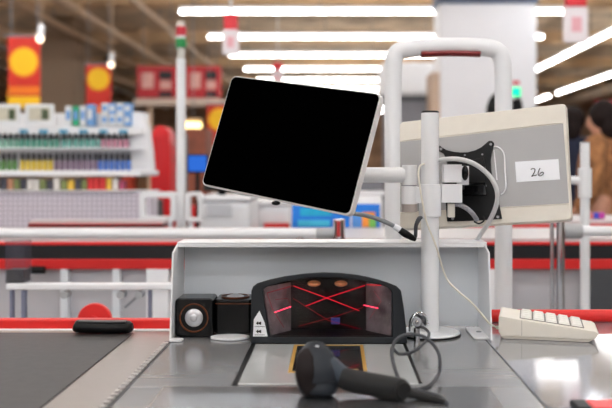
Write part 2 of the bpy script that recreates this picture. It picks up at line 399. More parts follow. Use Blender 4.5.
# bottles : (range of px, colour body, label)
def bottle(x, y, z, h, r, mbody, mcap, label, group):
    b = MB().loft([(x, y, z), (x, y, z+h*.06), (x, y, z+h*.5), (x, y, z+h*.56), (x, y, z+h*.6)], [r*.9, r, r, r*.8, r*.6], n=10, sub=2)
    o = b.build('bottle', mbody); tag(o, label, 'bottle', group)
    MB().cyl((x, y, z+h*.6), (x, y, z+h), r*.92, r*.8, n=10).build('cap', mcap, o)
    return o
M_capk = mat('bottle_cap_black', (26, 24, 30), .4, noise=.1, nscale=30)
segs = [(-26, 19, (70, 120, 40), 'green'), (21, 52, (214, 186, 60), 'yellow'), (55, 96, (126, 104, 124), 'mauve grey'), (99, 133, (70, 112, 190), 'blue')]
for a_, b_, c, cn in segs:
    x = a_+1.5
    while x < b_:
        p = P(x, 170.5, DG+.02); bottle(p.x, DG+.02, zz(170.5), .092, .0125, mat('bottle_%s' % cn, c, .35, noise=.08, nscale=30), M_capk,
               'black capped bottle of the %s run on the lower display step' % cn, '%s bottles on the lower step' % cn)
        x += 5.6
segs = [(-26, 20, (120, 170, 150), 'pale green'), (20, 60, (80, 150, 130), 'teal'), (62, 100, (96, 160, 150), 'sea green'), (101, 130, (190, 130, 150), 'pink')]
for a_, b_, c, cn in segs:
    x = a_+2
    while x < b_:
        p = P(x, 147, DG+.18); bottle(p.x, DG+.18, zz(147)+.001, .078, .0125, mat('bottle_%s' % cn, c, .35, noise=.08, nscale=30), M_capk,
               'black capped bottle of the %s run on the upper display step' % cn, '%s bottles on the upper step' % cn)
        x += 5.8
M_bxw = mat('box_white', (228, 230, 232), .5, noise=.03, nscale=20); M_bxb = mat('box_blue', (110, 160, 215), .5, noise=.06, nscale=20)
M_bxg = mat('box_green', (30, 160, 110), .5, noise=.08, nscale=20); M_bxk = mat('box_olive', (70, 84, 56), .5, noise=.2, nscale=30)
for x0, x1, lb in ((-6, 20, 'white framed tilted card at the left edge of the display top'), (25, 54, 'white framed tilted card on the display top, fully in view')):
    a = P(x0, 104, DG+.28); b = P(x1, 125.5, DG+.28); w = b.x-a.x; h = a.z-b.z
    t = thing('framed_card', lb, 'card', ((a.x+b.x)/2, DG+.28, b.z), 'framed cards on the display top')
    MB().box(a.x, b.x, DG+.28, DG+.29, b.z, a.z).build('frame', M_bxw, t, bevel=.003)
    MB().box(a.x+w*.14, b.x-w*.14, DG+.276, DG+.28, b.z+h*.24, a.z-h*.16).build('picture', mat('card_pale', (206, 200, 180), .5, noise=.1, nscale=30), t)
    MB().box(b.x-w*.42, b.x-w*.18, DG+.273, DG+.276, b.z+h*.27, a.z-h*.24).build('dark_field', M_bxk, t)
def pack(px, pw, y0, y1, mm, lb, gr, D=DG+.27):
    a = P(px, y0, D); b = P(px+pw, y1, D)
    o = MB().box(a.x, b.x, D, D+.08, b.z, a.z).build('pack', mm, bevel=.003); tag(o, lb, 'pack', gr)
    MB().box(a.x+.006, b.x-.006, D-.002, D, b.z+(a.z-b.z)*.3, b.z+(a.z-b.z)*.75).build('face_label', M_bxb if mm is not M_bxb else M_bxw, o)
for i in range(4):
    pack(65+i*7.2, 6.4, 106 if i < 3 else 104, 125.5, (M_bxw, M_bxg, M_bxw, M_bxb)[i], 'small pack in the left cluster on the display top, %s one' % ('first white', 'green', 'second white', 'blue')[i], 'left packs on the display top')
for r_ in range(2):
    for i in range(4):
        pack(101+i*7.6, 6.9, 103+r_*11.3, 114.1+r_*11.3, (M_bxw, M_bxb)[(i == 3) or (r_ == 0 and i == 1)], 'pale pack in the right cluster on the display top, %s row, %s from its left' % (('upper', 'lower')[r_], ('first', 'second', 'third', 'fourth')[i]), 'right packs on the display top')
lc = [((60, 60, 70), 'dark'), ((170, 120, 90), 'tan'), ((205, 200, 195), 'white'), ((110, 120, 70), 'olive'), ((210, 170, 60), 'yellow'), ((190, 40, 40), 'red'), ((150, 60, 90), 'plum')]
seq = [0, 1, 3, 0, 2, 2, 3, 0, 2, 3, 4, 0, 3, 5, 5, 5, 4, 2, 6]
x = 0
for i, k in enumerate(seq):
    w = random.uniform(6, 7.4); c, cn = lc[k]; D = DG+.02
    a = P(x, random.uniform(178, 181), D-.08); b = P(x+w-.8, 190.5, D-.08)
    o = MB().box(a.x, b.x, D-.08, D-.02, zz(191, D), a.z).build('packet', mat('packet_'+cn, c, .5, noise=.15, nscale=30), bevel=.003)
    tag(o, '%s packet standing under the display shelf, %s' % (cn, 'toward the left end' if i < 7 else ('near the middle' if i < 13 else 'toward the right end')), 'packet', 'packets under the display shelf')
    x += w
# counter under the packets (perforated front)
pcx0 = P(-60, 0, 4.3).x; pcx1 = P(150, 0, 4.3).x
t = thing('perforated_counter', 'pale lilac perforated metal counter below the display', 'counter', ((pcx0+pcx1)/2, 4.3, 0))
MB().box(pcx0, pcx1, 4.3, 4.49, 0, zz(191.3, 4.3)).build('front_panel', M_perf, t, smooth=False)
MB().box(pcx0-.01, pcx1+.01, 4.28, 4.50, zz(191.3, 4.3), zz(190.9, 4.3)+.001).build('top', M_whiteb, t)

# red column and grey panel right of the display
D = 6.2
t = thing('red_stand', 'tall red rounded stand just right of the white display end', 'stand', (P(160, 0, D).x, D, 0))
pts = [P(151, 240, D), P(150, 150, D), P(151, 134, D), P(154, 127, D), P(160, 125, D), P(166, 127, D), P(169, 134, D), P(170, 150, D), P(170, 240, D)]
pts[0].z = 0; pts[-1].z = 0
MB().prism(pts, (0, .25, 0)).build('body', mat('stand_red', (206, 20, 26), .5, noise=.06, nscale=4), t, bevel=.02)
for x in (155, 160, 165): MB().box(P(x, 0, D).x, P(x+.7, 0, D).x, D-.008, D, .3, P(0, 136, D).z).build('fold', mat('stand_dark_red', (160, 14, 22), .5, noise=.06, nscale=4), t)
tag(MB().box(P(170, 0, 6.6).x, P(179, 0, 6.6).x, 6.6, 7.0, 0, P(0, 132, 6.6).z).build('grey_locker', mat('locker_grey', (88, 84, 90), .5, noise=.06, nscale=3), bevel=.01), 'narrow dark grey cabinet between the red stand and the light mast', 'cabinet')
tag(MB().box(P(186, 0, 9).x, P(206, 0, 9).x, 9, 9.5, 0, P(0, 128, 9).z).build('brown_cabinet', mat('warm_brown', (128, 66, 44), .6, noise=.35, nscale=6), bevel=.01), 'reddish brown cabinet behind the blue glowing screen', 'cabinet')
t = thing('till_screen', 'small blue glowing screen right of the light mast', 'screen', P(196, 175, 5), None)
a = P(187, 154, 5); b = P(208, 173, 5)
MB().box(a.x, b.x, 5, 5.04, b.z, a.z).build('casing', M_black, t, bevel=.005)
MB().box(a.x+.008, b.x-.008, 4.995, 5, b.z+.01, a.z-.01).build('display', light_mat('blue_glow', (50, 110, 215), .7), t)
MB().cyl(P(197, 173, 5)+Vector((0, .02, 0)), Vector((P(197, 0, 5).x, 5.02, .02)), .012).build('neck', M_black, t)
MB().box(P(189, 0, 5).x, P(205, 0, 5).x, 4.9, 5.14, 0, .02).build('foot', M_black, t)

# light mast
D = 4.0
xm = P(181, 0, D).x
t = thing('light_mast', 'tall white mast topped with a red and green signal light', 'signal light', (xm, D, 0))
MB().cyl((xm, D, .02), (xm, D, zz(59, D)), .022).build('pole', M_white, t)
MB().cyl((xm, D, zz(59, D)), (xm, D, zz(48, D)), .019).build('collar', mat('mast_grey', (200, 196, 188), .4, noise=.02), t)
MB().cyl((xm, D, zz(48, D)), (xm, D, zz(39, D)), .025).build('green_lens', mat('green_lens', (10, 130, 62), .3, noise=.05, nscale=10), t)
MB().cyl((xm, D, zz(39, D)), (xm, D, zz(36, D)), .023).build('spacer', M_whiteb, t)
MB().cyl((xm, D, zz(36, D)), (xm, D, zz(27, D)), .025).build('red_lens', mat('red_lens', (190, 24, 44), .3, noise=.05, nscale=10), t)
MB().cyl((xm, D, zz(27, D)), (xm, D, zz(21.5, D)), .024, .017).build('cap', mat('mast_cap', (205, 196, 186), .4, noise=.02), t)
MB().cyl((xm, D, 0), (xm, D, .02), .10).build('base', M_white, t)

# white barrier frame with two openings
D = 3.8; th = .05
t = thing('barrier_frame', 'white barrier with two rounded rectangular openings left of the light mast', 'barrier', (P(168, 0, D).x, D, 0))
def frame(px0, px1, py0, py1, pw, name):
    a = P(px0, py0, D); b = P(px1, py1, D); w = b.x-a.x; h = a.z-b.z; c = Vector(((a.x+b.x)/2, D, (a.z+b.z)/2)); e = pw/F*D
    o = [c+Vector((x, 0, z)) for x, z in rrect(w, h, .018)]; i = [c+Vector((x, 0, z)) for x, z in rrect(w-2*e, h-2*e, .012)]
    return MB().ring(o, i, (0, th, 0)).build(name, M_white, t, bevel=.003)
frame(139, 176, 192, 222, 5.5, 'frame'); frame(185.5, 202, 192, 222, 4, 'frame')
for px in (146, 169, 190): MB().box(P(px-2, 0, D).x, P(px+2, 0, D).x, D+.01, D+.04, 0, P(0, 222, D).z).build('leg', M_white, t)
tag(MB().box(P(144, 0, 4.6).x, P(158, 0, 4.6).x, 4.6, 4.75, 0, P(0, 200, 4.6).z).build('dark_bin', mat('bin_dark', (70, 66, 66), .6, noise=.3, nscale=20), bevel=.01), 'dark bin seen through the left barrier opening', 'bin')
tag(MB().box(P(189, 0, 5.4).x, P(198, 0, 5.4).x, 5.4, 5.6, 0, P(0, 206, 5.4).z).build('red_bin', M_red, bevel=.01), 'red bin seen through the narrow right barrier opening', 'bin')

# next tills behind, left centre
def desk(px0, px1, ptop, D, label, h=None):
    a = P(px0, ptop, D); b = P(px1, 0, D)
    t = thing('cash_desk', label, 'cash desk', ((a.x+b.x)/2, D, 0), 'white cash desks behind')
    MB().box(a.x, b.x, D, D+.5, 0, a.z-.025).build('body', M_white, t, bevel=.03, seg=4)
    MB().box(a.x-.01, b.x+.01, D-.01, D+.51, a.z-.025, a.z).build('top', M_whiteb, t, bevel=.01)
    return t
t = desk(199, 250, 196, 4.1, 'white cash desk with rounded corners below the black screen')
MB().box(P(207, 0, 4.1).x, P(232, 0, 4.1).x, 4.085, 4.09, P(0, 216, 4.1).z, P(0, 204, 4.1).z).build('drawer', mat('drawer_grey', (196, 198, 202), .5, noise=.02), t)
t = desk(252, 290, 201, 4.6, 'lower white cash desk behind, right of the rounded one')
MB().box(P(264, 0, 4.6).x, P(290, 0, 4.6).x, 4.57, 4.598, zz(229, 4.6), zz(223, 4.6)).build('red_edge', M_redb, t)
D = 4.05; a = P(204, 183, D); b = P(254, 196, D)
t = thing('till_display', 'dark flat till display lying on the white cash desk', 'display', ((a.x+b.x)/2, D+.2, b.z))
MB().loft([P(205, 188, 4.3), P(225, 187, 4.3), P(250, 192, 4.3), P(256, 194, 4.3)], [(.016, .07), (.022, .08), (.018, .07), (.008, .03)], n=12, sub=4).build('casing', M_black, t)
MB().cyl(P(222, 190, 4.3), Vector((P(222, 0, 4.3).x, 4.3, P(0, 196, 4.1).z)), .02).build('stand', M_black, t)

# blue poster board
D = 3.5
a = P(291, 196, D); b = P(381, 234, D)
t = thing('poster_board', 'blue poster board with orange and green patches under the black screen', 'poster', ((a.x+b.x)/2, D, 0))
MB().box(a.x, b.x, D, D+.03, b.z, a.z).build('board', M_whiteb, t, bevel=.004)
def patch(px0, px1, py0, py1, mm, k=1, nm='print'):
    p = P(px0, py0, D); q = P(px1, py1, D); MB().box(p.x, q.x, D-.001-.0015*k, D-.0015*(k-1)-.0005, q.z, p.z).build(nm, mm, t)
M_pb = mat('poster_blue', (20, 118, 214), .5, noise=.06, nscale=10)
patch(292, 350, 205, 231, M_pb, nm='blue_field'); patch(352, 380, 204, 229, M_pb, nm='blue_field')
patch(300, 332, 208, 216, mat('poster_teal', (20, 165, 205), .5, noise=.1, nscale=20), 2, 'teal_patch'); patch(298, 330, 220, 226, mat('poster_cyan', (70, 190, 225), .5, noise=.1, nscale=20), 2, 'teal_patch')
patch(353, 368, 212, 228, mat('poster_blue_pale', (90, 150, 220), .5, noise=.1, nscale=20), 2, 'pale_patch')
patch(362, 375, 212, 227, mat('poster_orange', (240, 150, 60), .5, noise=.1, nscale=20), 3, 'orange_patch')
patch(369, 376, 218, 229, mat('poster_green', (120, 190, 90), .5, noise=.1, nscale=20), 4, 'green_patch')
patch(292, 380, 231.5, 233.5, mat('poster_pink', (226, 110, 110), .5, noise=.05), 1, 'pink_edge')
for px in (300, 372): MB().box(P(px-1, 0, D).x, P(px+1, 0, D).x, D+.005, D+.02, 0, b.z).build('leg', M_greym, t)
t = desk(343, 384, 191, 4.2, 'white cash desk behind the swivel arm')
tag(MB().box(P(350, 0, 4.15).x, P(384, 0, 4.15).x, 4.25, 4.4, zz(191, 4.2)+.001, zz(180, 4.3)).build('grey_printer', mat('printer_grey', (112, 112, 118), .5, noise=.1, nscale=20), bevel=.01), 'grey box standing on the white desk behind the swivel arm', 'printer')

# ================================================================ NEXT LANE COUNTER (red/black band) BEHIND
def lane(D, ytr, yk0, yk1, yr1, x0, x1, label, dep=.55):
    t = thing('checkout_lane', label, 'checkout counter', ((x0+x1)/2, D+dep/2, 0))
    z = lambda y: CZ-(y-170)/F*D
    MB().box(x0, x1, D+.02, D+dep, 0, z(yr1)).build('body', mat('lane_pale_grey', (186, 184, 188), .5, noise=.05, nscale=3), t)
    MB().box(x0, x1, D-.01, D+dep, z(yk0), z(ytr)).build('red_band', M_redb, t, bevel=.003)
    MB().box(x0, x1, D, D+dep, z(yk1), z(yk0)).build('black_band', M_bandk, t)
    MB().box(x0, x1, D-.01, D+dep, z(yr1), z(yk1)).build('red_band', M_redb, t, bevel=.003)
    MB().box(x0, x1, D+.01, D+dep, z(ytr), z(ytr)+.012).build('top', mat('lane_top', (196, 192, 192), .35, noise=.04, nscale=3), t)
    return t
t = lane(2.9, 242, 245, 259, 269, -2.2, 2.4, 'next checkout counter behind ours with a red and black striped side')
MB().cyl(P(36, 270, 2.86)+Vector((-.022, 0, 0)), P(36, 270, 2.86)+Vector((.03, 0, 0)), .013).build('knob', M_black, t, bevel=.002)
MB().cyl(P(36, 270, 2.86), P(36, 270, 2.86)+Vector((0, .05, 0)), .008).build('knob_stem', M_black, t)
for px in (152, 494): MB().box(P(px-6, 0, 2.88).x, P(px+16, 0, 2.88).x, 2.885, 2.92, 0, zz(269, 2.89)).build('white_panel', M_whiteb, t)
for px in (60, 112): MB().box(P(px, 0, 2.88).x, P(px+7, 0, 2.88).x, 2.885, 2.92, 0, zz(269, 2.89)).build('upright', M_panel, t)
MB().box(P(585, 0, 2.88).x, P(640, 0, 2.88).x, 2.885, 2.92, 0, zz(269, 2.89)).build('dark_panel', mat('dark_grey_panel', (70, 72, 76), .5, noise=.06, nscale=3), t)
t = lane(3.55, 223.6, 224.6, 227, 230, -1.28, -.72, 'farther checkout counter, thin dark and red edge above the white rail', dep=.12)
t = lane(3.55, 224, 229, 232, 236, .55, 2.6, 'farther checkout counter with a red edge at the right, under the shoppers', dep=.5)

# white bumper rails on the near side of the next lane
def rail(x0, x1, D, z, r, label, capx, cap_r, legs, lowz=0):
    t = thing('bumper_rail', label, 'rail', ((x0+x1)/2, D, lowz))
    MB().cyl((x0, D, z), (x1, D, z), r).build('tube', M_white, t)
    MB().cyl((capx-.03, D, z), (capx+.03, D, z), cap_r).build('end_cap', M_cap, t, bevel=.004)
    for x in legs:
        MB().cyl((x, D, 0), (x, D, z), .011).build('leg', M_chrome, t)
    return t
zr = zz(233.5, 2.6)
rail(P(-60, 0, 2.6).x, P(322, 0, 2.6).x, 2.6, zr, .0145, 'long white tube rail crossing behind the white panel at the left', P(326, 0, 2.6).x, .017, [P(-20, 0, 2.6).x, P(300, 0, 2.6).x])
rail(P(572, 0, 2.5).x, P(660, 0, 2.5).x, 2.5, zz(231, 2.5), .015, 'white tube rail with a fat grey end cap at the right', P(571.5, 0, 2.5).x, .023, [P(650, 0, 2.5).x])
# two chrome posts at the right
for px, r, lb in ((552, .006, 'thinner chrome post below the beige monitor corner'), (560.5, .0125, 'thicker chrome post below the beige monitor corner')):
    D = 2.45; x = P(px, 0, D).x
    t = thing('chrome_post', lb, 'post', (x, D, 0), 'chrome posts')
    MB().cyl((x, D, .01), (x, D, zz(222, D)), r).build('shaft', M_chrome, t)
    MB().cyl((x, D, 0), (x, D, .01), r*2.2).build('foot', M_chrome, t)
    MB().ball((x, D, zz(222, D)), r*1.05, 8).build('cap', M_chrome, t)
# small chrome post at the end of left rail, its red reflection coloured on
D = 2.55; x = P(339, 0, D).x
t = thing('rail_holder', 'chrome cylinder with a painted red reflection at the end of the left white rail', 'post', (x, D, 0))
MB().cyl((x, D, 0), (x, D, zz(219, D)), .018).build('cylinder', M_chrome, t, bevel=.002)
MB().box(x-.007, x+.004, D-.021, D-.0165, zz(236, D), zz(221, D)).build('red_reflection', mat('reflection_red', (180, 50, 50), .4, noise=.05), t)
# lower rail with posts
D = 2.4
z = zz(286, D)
t = thing('lower_rail', 'lower white rail on posts at the left, below the black band', 'rail', (P(80, 0, D).x, D, 0))
MB().box(P(8, 0, D).x, P(200, 0, D).x, D-.02, D+.02, z-.009, z+.008).build('bar', M_white, t, bevel=.004)
for px, w in ((12, 2.6), (24, 3.6), (150, 3)): MB().box(P(px-w/2, 0, D).x, P(px+w/2, 0, D).x, D-.008, D+.012, 0, z-.009).build('leg', mat('post_blue_grey', (120, 124, 145), .4, noise=.05, nscale=8), t)
for px in (66, 122, 140): MB().cyl(P(px, 294, D)+Vector((0, -.02, 0)), P(px, 294, D)+Vector((0, .02, 0)), .011).build('bolt', M_cap, t)
MB().cyl(P(124, 308, D)+Vector((0, .01, 0)), P(142, 292, D)+Vector((0, .01, 0)), .004, n=8).build('strut', M_greym, t)
# plastic holder
D = 2.42; xa, xb = P(9, 0, D).x, P(28, 0, D).x
t = thing('plastic_holder', 'clear plastic holder with dark contents standing on the lower left rail', 'holder', ((xa+xb)/2, D, z))
zb = zz(283, 2.4)+.0015
hw = .002
m_ = MB()
zt = zz(240, D)
m_.box(xa, xb, D-.03, D-.028, zb, zt); m_.box(xa, xb, D+.028, D+.03, zb, zt); m_.box(xa, xa+hw, D-.028, D+.028, zb, zt); m_.box(xb-hw, xb, D-.028, D+.028, zb, zt)
m_.build('clear_walls', mat('smoky_clear', (90, 90, 104), .1, alpha=.13, noise=.03, nscale=10), t)
MB().box(xa+.003, xb-.003, D-.026, D+.026, zb, zz(269, D)).build('contents', mat('dark_contents', (66, 66, 66), .6, noise=.3, nscale=60), t)

# red disc
D = 2.2; c = P(95, 320, D)
t = thing('red_disc', 'round red disc rising behind the red rail at the left', 'disc', (c.x, D, 0))
MB().cyl(c+Vector((0, -.008, 0)), c+Vector((0, .008, 0)), 17/F*D, n=40).build('plate', M_red, t, bevel=.003)
MB().cyl(c+Vector((0, -.014, 0)), c+Vector((0, -.008, 0)), .012).build('hub', M_redb, t)
MB().box(c.x-.01, c.x+.01, D+.009, D+.02, 0, c.z).build('post', M_greym, t)

# ================================================================ WHITE ARCH
D = 2.15
t = thing('white_arch', 'big white rounded arch with a dark red inset behind the beige monitor', 'arch', (P(448, 0, D).x, D, 0))
arch = [P(394, 0, D), P(393.5, 230, D), P(393, 100, D), P(393.5, 66, D), P(395, 56, D), P(400, 50.5, D), P(410, 48.5, D), P(430, 46.8, D), P(450, 46.3, D), P(472, 46.6, D), P(489, 48, D), P(497, 51, D), P(501, 57, D), P(503, 70, D), P(503.5, 110, D), P(503.5, 230, D), P(503.5, 0, D)]
arch[0].z = .0; arch[-1].z = 0
MB().loft(arch, [(.022, .02)]*len(arch), n=20, sub=4, up=(1, 0, 0)).build('hoop', M_white, t)
MB().loft([P(421, 54.3, D-.0125), P(450, 53.4, D-.0125), P(480, 54.2, D-.0125)], [(.0078, .014)]*3, n=12, sub=4).build('inset_lamp', mat('dark_red_lens', (112, 26, 28), .35, noise=.06, nscale=20), t)
for px in (394, 503.5): MB().cyl(Vector((P(px, 0, D).x, D, 0)), Vector((P(px, 0, D).x, D, .012)), .06).build('foot', M_white, t)

# right white tube stand
D = 2.7; x = P(585, 0, D).x
t = thing('tube_stand', 'white tube stand with a side arm, in front of the shopper in brown', 'stand', (x, D, 0))
MB().cyl((x, D, 0), (x, D, zz(143, D)), .015).build('pole', M_white, t)
MB().cyl((x, D, zz(198, D)), (x, D, zz(168, D)), .021).build('collar', M_white, t, bevel=.003)
MB().cyl((x, D, zz(181, D)), (P(556, 0, D).x, D+.02, zz(179, D)), .013).build('arm', M_white, t)
MB().cyl((x, D, zz(143, D)), (x, D, zz(142, D)), .0155).build('cap', M_cap, t)
MB().cyl((x, D, 0), (x, D, .01), .07).build('base', M_white, t)
zt = CZ-(224-170)/F*3.55+.0125
for px, c, cn in ((596, (60, 70, 190), 'blue'), (602, (190, 60, 160), 'magenta'), (591, (190, 110, 110), 'dusty pink')):
    p = P(px, 0, 3.7)
    tag(MB().box(p.x-.012, p.x+.013, 3.7, 3.74, zt, zt+.028).build('small_box', mat('smallbox_'+cn, c, .5, noise=.05, nscale=20), bevel=.002), '%s small box on the counter edge below the shoppers' % cn, 'box', 'small boxes below the shoppers')

# signal lamp before the column
D = 7
x = P(516, 0, D).x
t = thing('signal_lamp', 'black lamp post with a green light and a red tip before the wide column', 'signal light', (x, D, 0))
MB().cyl((x, D, 0), (x, D, P(0, 99, D).z), .035).build('post', M_black, t)
MB().cyl((x, D, P(0, 96, D).z), (x, D, P(0, 88, D).z), .036, n=20).build('green_lamp', light_mat('green_glow', (20, 235, 150), 1.6), t)
MB().cyl((x, D, P(0, 88, D).z), (x, D, P(0, 85, D).z), .030).build('spacer', M_whiteb, t)
MB().cyl((x, D, P(0, 85, D).z), (x, D, P(0, 81, D).z), .028).build('red_tip', mat('red_tip', (215, 70, 90), .4, noise=.03), t)
MB().ball(P(521, 106, D)+Vector((0, .1, -.02)), (.035, .04, .11)).build('dark_shroud', M_black, t)
MB().cyl((x, D, 0), (x, D, .02), .15).build('base', M_black, t)
x = P(494, 0, 7.4).x
o = MB().loft([(x, 7.4, 0), (x, 7.4, 1.5), (x+.0, 7.4, P(0, 104, 7.4).z), (x+.02, 7.4, P(0, 93, 7.4).z)], [.07, .07, .055, .015], n=16).build('dark_post', M_black)
tag(o, 'dark rounded post peeping over the beige monitor beside the arch leg', 'post')

# ================================================================ PEOPLE
def skin_obj(name, verts, edges, rad, m, parent, sub=2, root=0):
    mw = WM[parent.name].inverted()
    me = bpy.data.meshes.new(name); me.from_pydata([mw @ Vector(v) for v in verts], edges, [])
    o = bpy.data.objects.new(name, me); COL.objects.link(o); o.parent = parent; WM[o.name] = WM[parent.name]
    lay = me.skin_vertices[0] if len(me.skin_vertices) else None
    if lay is None:
        bm = bmesh.new(); bm.from_mesh(me); bm.verts.layers.skin.verify(); bm.to_mesh(me); bm.free(); lay = me.skin_vertices[0]
    for i, r in enumerate(rad):
        lay.data[i].radius = r if isinstance(r, tuple) else (r, r)
        lay.data[i].use_root = (i == root)
    s = o.modifiers.new('skin', 'SKIN'); s.use_smooth_shade = True
    ss = o.modifiers.new('sub', 'SUBSURF'); ss.levels = sub; ss.render_levels = sub
    me.materials.append(m)
    return o
M_skin = mat('skin', (196, 142, 116), .5, noise=.05, nscale=20)
def person(x, y, h, yaw, label, mcoat, mtrou, mhair, coat_len=.42):
    k = h/1.70; c, s = math.cos(yaw), math.sin(yaw)
    L = lambda a, b, z: (x+(a*c-b*s)*k, y+(a*s+b*c)*k, z*k)     # a: right, b: facing (-Y local = front)
    root = thing('person', label, 'person', (x, y, 0))
    V = []; E = []; R = []
    def add(p, r, par=None):
        V.append(L(*p)); R.append(r*k if not isinstance(r, tuple) else (r[0]*k, r[1]*k))
        if par is not None: E.append((par, len(V)-1))
        return len(V)-1
    pel = add((0, 0, .92), .12); ch = add((0, 0, 1.2), .12, pel); up = add((0, .01, 1.36), .075, ch); nk = add((0, .005, 1.46), .042, up)
    h1 = add((0, -.02, 1.55), .075, nk); h2 = add((0, -.01, 1.62), .085, h1); h3 = add((0, 0, 1.675), .055, h2)
    nose = add((0, -.105, 1.575), .012, h1)
    for sg in (-1, 1):
        a = add((sg*.17, 0, 1.38), .055, up); b = add((sg*.22, .01, 1.12), .042, a); d = add((sg*.20, -.12, .92), .033, b)
        hd = add((sg*.19, -.17, .88), .032, d)
        for q in range(4): add((sg*(.17+.014*q), -.23+.006*q, .83+.004*q), .010, hd)
        add((sg*.15, -.20, .88), .011, hd)
        hp = add((sg*.09, 0, .86), .085, pel); kn = add((sg*.10, -.01, .48), .058, hp); an = add((sg*.10, .01, .09), .04, kn); ft = add((sg*.11, -.12, .04), .035, an)
    skin_obj('body', V, E, R, M_skin, root)
    V = []; E = []; R = []
    b0 = add((0, 0, coat_len+.3), (.2, .15)); b1 = add((0, 0, .95), (.19, .145), b0); b2 = add((0, 0, 1.2), (.19, .145), b1); b3 = add((0, .01, 1.39), (.17, .125), b2); b4 = add((0, .01, 1.50), .085, b3)
    skin_obj('coat', V, E, R, mcoat, root, root=1)
    for sg in (-1, 1):
        MB().loft([L(sg*.10, .01, 1.40), L(sg*.17, .01, 1.385), L(sg*.215, .01, 1.30), L(sg*.24, .01, 1.12), L(sg*.23, -.05, 1.0), L(sg*.205, -.11, .93)], [.07*k, .082*k, .080*k, .068*k, .062*k, .055*k], n=18, sub=4).build('sleeve', mcoat, root)
    for sg in (-1, 1):
        V = []; E = []; R = []
        a = add((sg*.09, 0, .84), .10); b = add((sg*.10, -.01, .48), .078, a); d = add((sg*.10, .01, .12), .065, b)
        skin_obj('trouser_leg', V, E, R, mtrou, root)
        V = []; E = []; R = []
        a = add((sg*.10, .05, .05), .052); b = add((sg*.11, -.14, .045), .048, a)
        skin_obj('shoe', V, E, R, M_black, root)
    mh = Matrix.Rotation(yaw, 4, 'Z')
    MB().ball(Vector(L(0, .028, 1.622)), (.108*k, .112*k, .122*k), 16, mh).ball(Vector(L(0, .07, 1.54)), (.098*k, .07*k, .12*k), 12, mh).build('hair', mhair, root)
    for sg in (-1, 1):
        MB().ball(Vector(L(sg*.030, -.074, 1.600)), .011*k, 8).build('eye', M_whiteb, root)
        MB().ball(Vector(L(sg*.030, -.0825, 1.600)), .0055*k, 8).build('iris', M_black, root)
    MB().ball(Vector(L(0, -.088, 1.53)), (.024*k, .008*k, .006*k), 8, mh).build('mouth', mat('lip', (160, 80, 76), .5, noise=.05), root)
    return root
M_brown = mat('brown_fleece', (150, 102, 64), .9, noise=.6, nscale=16, bump=.6)
M_navy = mat('navy_cloth', (26, 32, 54), .8, noise=.2, nscale=12)
M_hair = mat('dark_hair', (30, 20, 18), .7, spec=.2, noise=.3, nscale=40)
M_trs = mat('dark_trousers', (40, 38, 44), .8, noise=.1, nscale=20)
pA = P(592, 0, 6.0)
person(pA.x+.055, 6.0, 1.575, math.radians(-118), 'person with dark hair in a brown fleece coat standing at the right edge', M_brown, M_trs, M_hair)
pB = P(574, 0, 7.2)
person(pB.x+.0, 7.2, 1.62, math.radians(140), 'person with dark hair in a navy jacket, half hidden beside the beige monitor', M_navy, M_trs, M_hair)
t = thing('red_sign', 'blurred red sign above the shoppers at the right edge', 'sign', P(604, 118, 9))
MB().box(P(596, 0, 9).x, P(630, 0, 9).x, 9, 9.05, P(0, 118, 9).z, P(0, 100, 9).z).build('board', mat('pinkred', (196, 44, 64), .5, noise=.25, nscale=10), t, bevel=.01)
MB().cyl((P(606, 0, 9).x, 9.02, 0), (P(606, 0, 9).x, 9.02, P(0, 118, 9).z), .02).build('post', M_greym, t)

# ================================================================ OUR CHECKOUT COUNTER
ct = thing('checkout_counter', 'brushed steel checkout counter filling the foreground, with a dark belt at the left', 'checkout counter', (0, 1.4, 0))
YB = 1.80
T = CT
MB().box(-1.1, 1.1, .98, YB-.02, 0, T-.06).build('cabinet', M_panel, ct, bevel=.004)
MB().box(-1.1, -.3065, .95, 1.70, T-.06, T).build('left_deck', M_steel, ct, bevel=.0015)
MB().box(-.3045, .2835, 1.256, YB, T-.06, T).build('centre_deck', M_steelp, ct, bevel=.0015)
MB().box(-.3045, .2835, .95, 1.254, T-.06, T-.0005).build('front_deck', M_steelp, ct, bevel=.001)
MB().box(-.252, .227, .95, 1.2525, T-.001, T+.0012).build('front_cover', mat('cover_steel', (170, 171, 173), .22, metal=.9, noise=.04, nscale=8), ct, bevel=.0008)
MB().box(.2855, 1.1, .95, YB, T-.06, T).build('right_deck', M_steelr, ct, bevel=.0015)
MB().box(-1.1, -.394, .98, 1.662, T-.001, T+.0025).build('conveyor_belt', M_belt, ct, bevel=.001)
m_ = MB()
m_.box(-.3175, -.3035, 1.1, 1.585, T-.002, T+.0009)
m_.build('comb_strip', mat('comb_dark', (58, 56, 56), .5, noise=.1, nscale=30), ct)
m_ = MB()
for i in range(24): m_.box(-.3165, -.3075, 1.10+i*.020, 1.1115+i*.020, T+.0003, T+.0026)
m_.build('comb_teeth', mat('comb_light', (196, 192, 188), .35, metal=.6, noise=.05, nscale=30), ct)
for x0, x1, y0, y1 in ((-.1535, -.1455, 1.262, 1.60), (.1255, .1305, 1.275, 1.60)):
    MB().box(x0, x1, y0, y1, T-.001, T+.0012).build('slot', M_black, ct)
# red edge strips
m_ = MB(); m_.box(-1.1, -.315, 1.70, 1.725, T-.02, T+.021)
m_.build('red_edge', M_red, ct, bevel=.004)
MB().box(-1.1, -.315, 1.690, 1.70, T-.02, T+.003).build('white_edge', M_whiteb, ct, bevel=.001)
MB().loft([(.318, 1.79, T+.013), (.36, 1.79, T+.013), (.50, 1.79, T+.013), (1.1, 1.79, T+.013)], [(.0135, .010)]*4, n=16, sub=4).build('red_edge', M_red, ct)
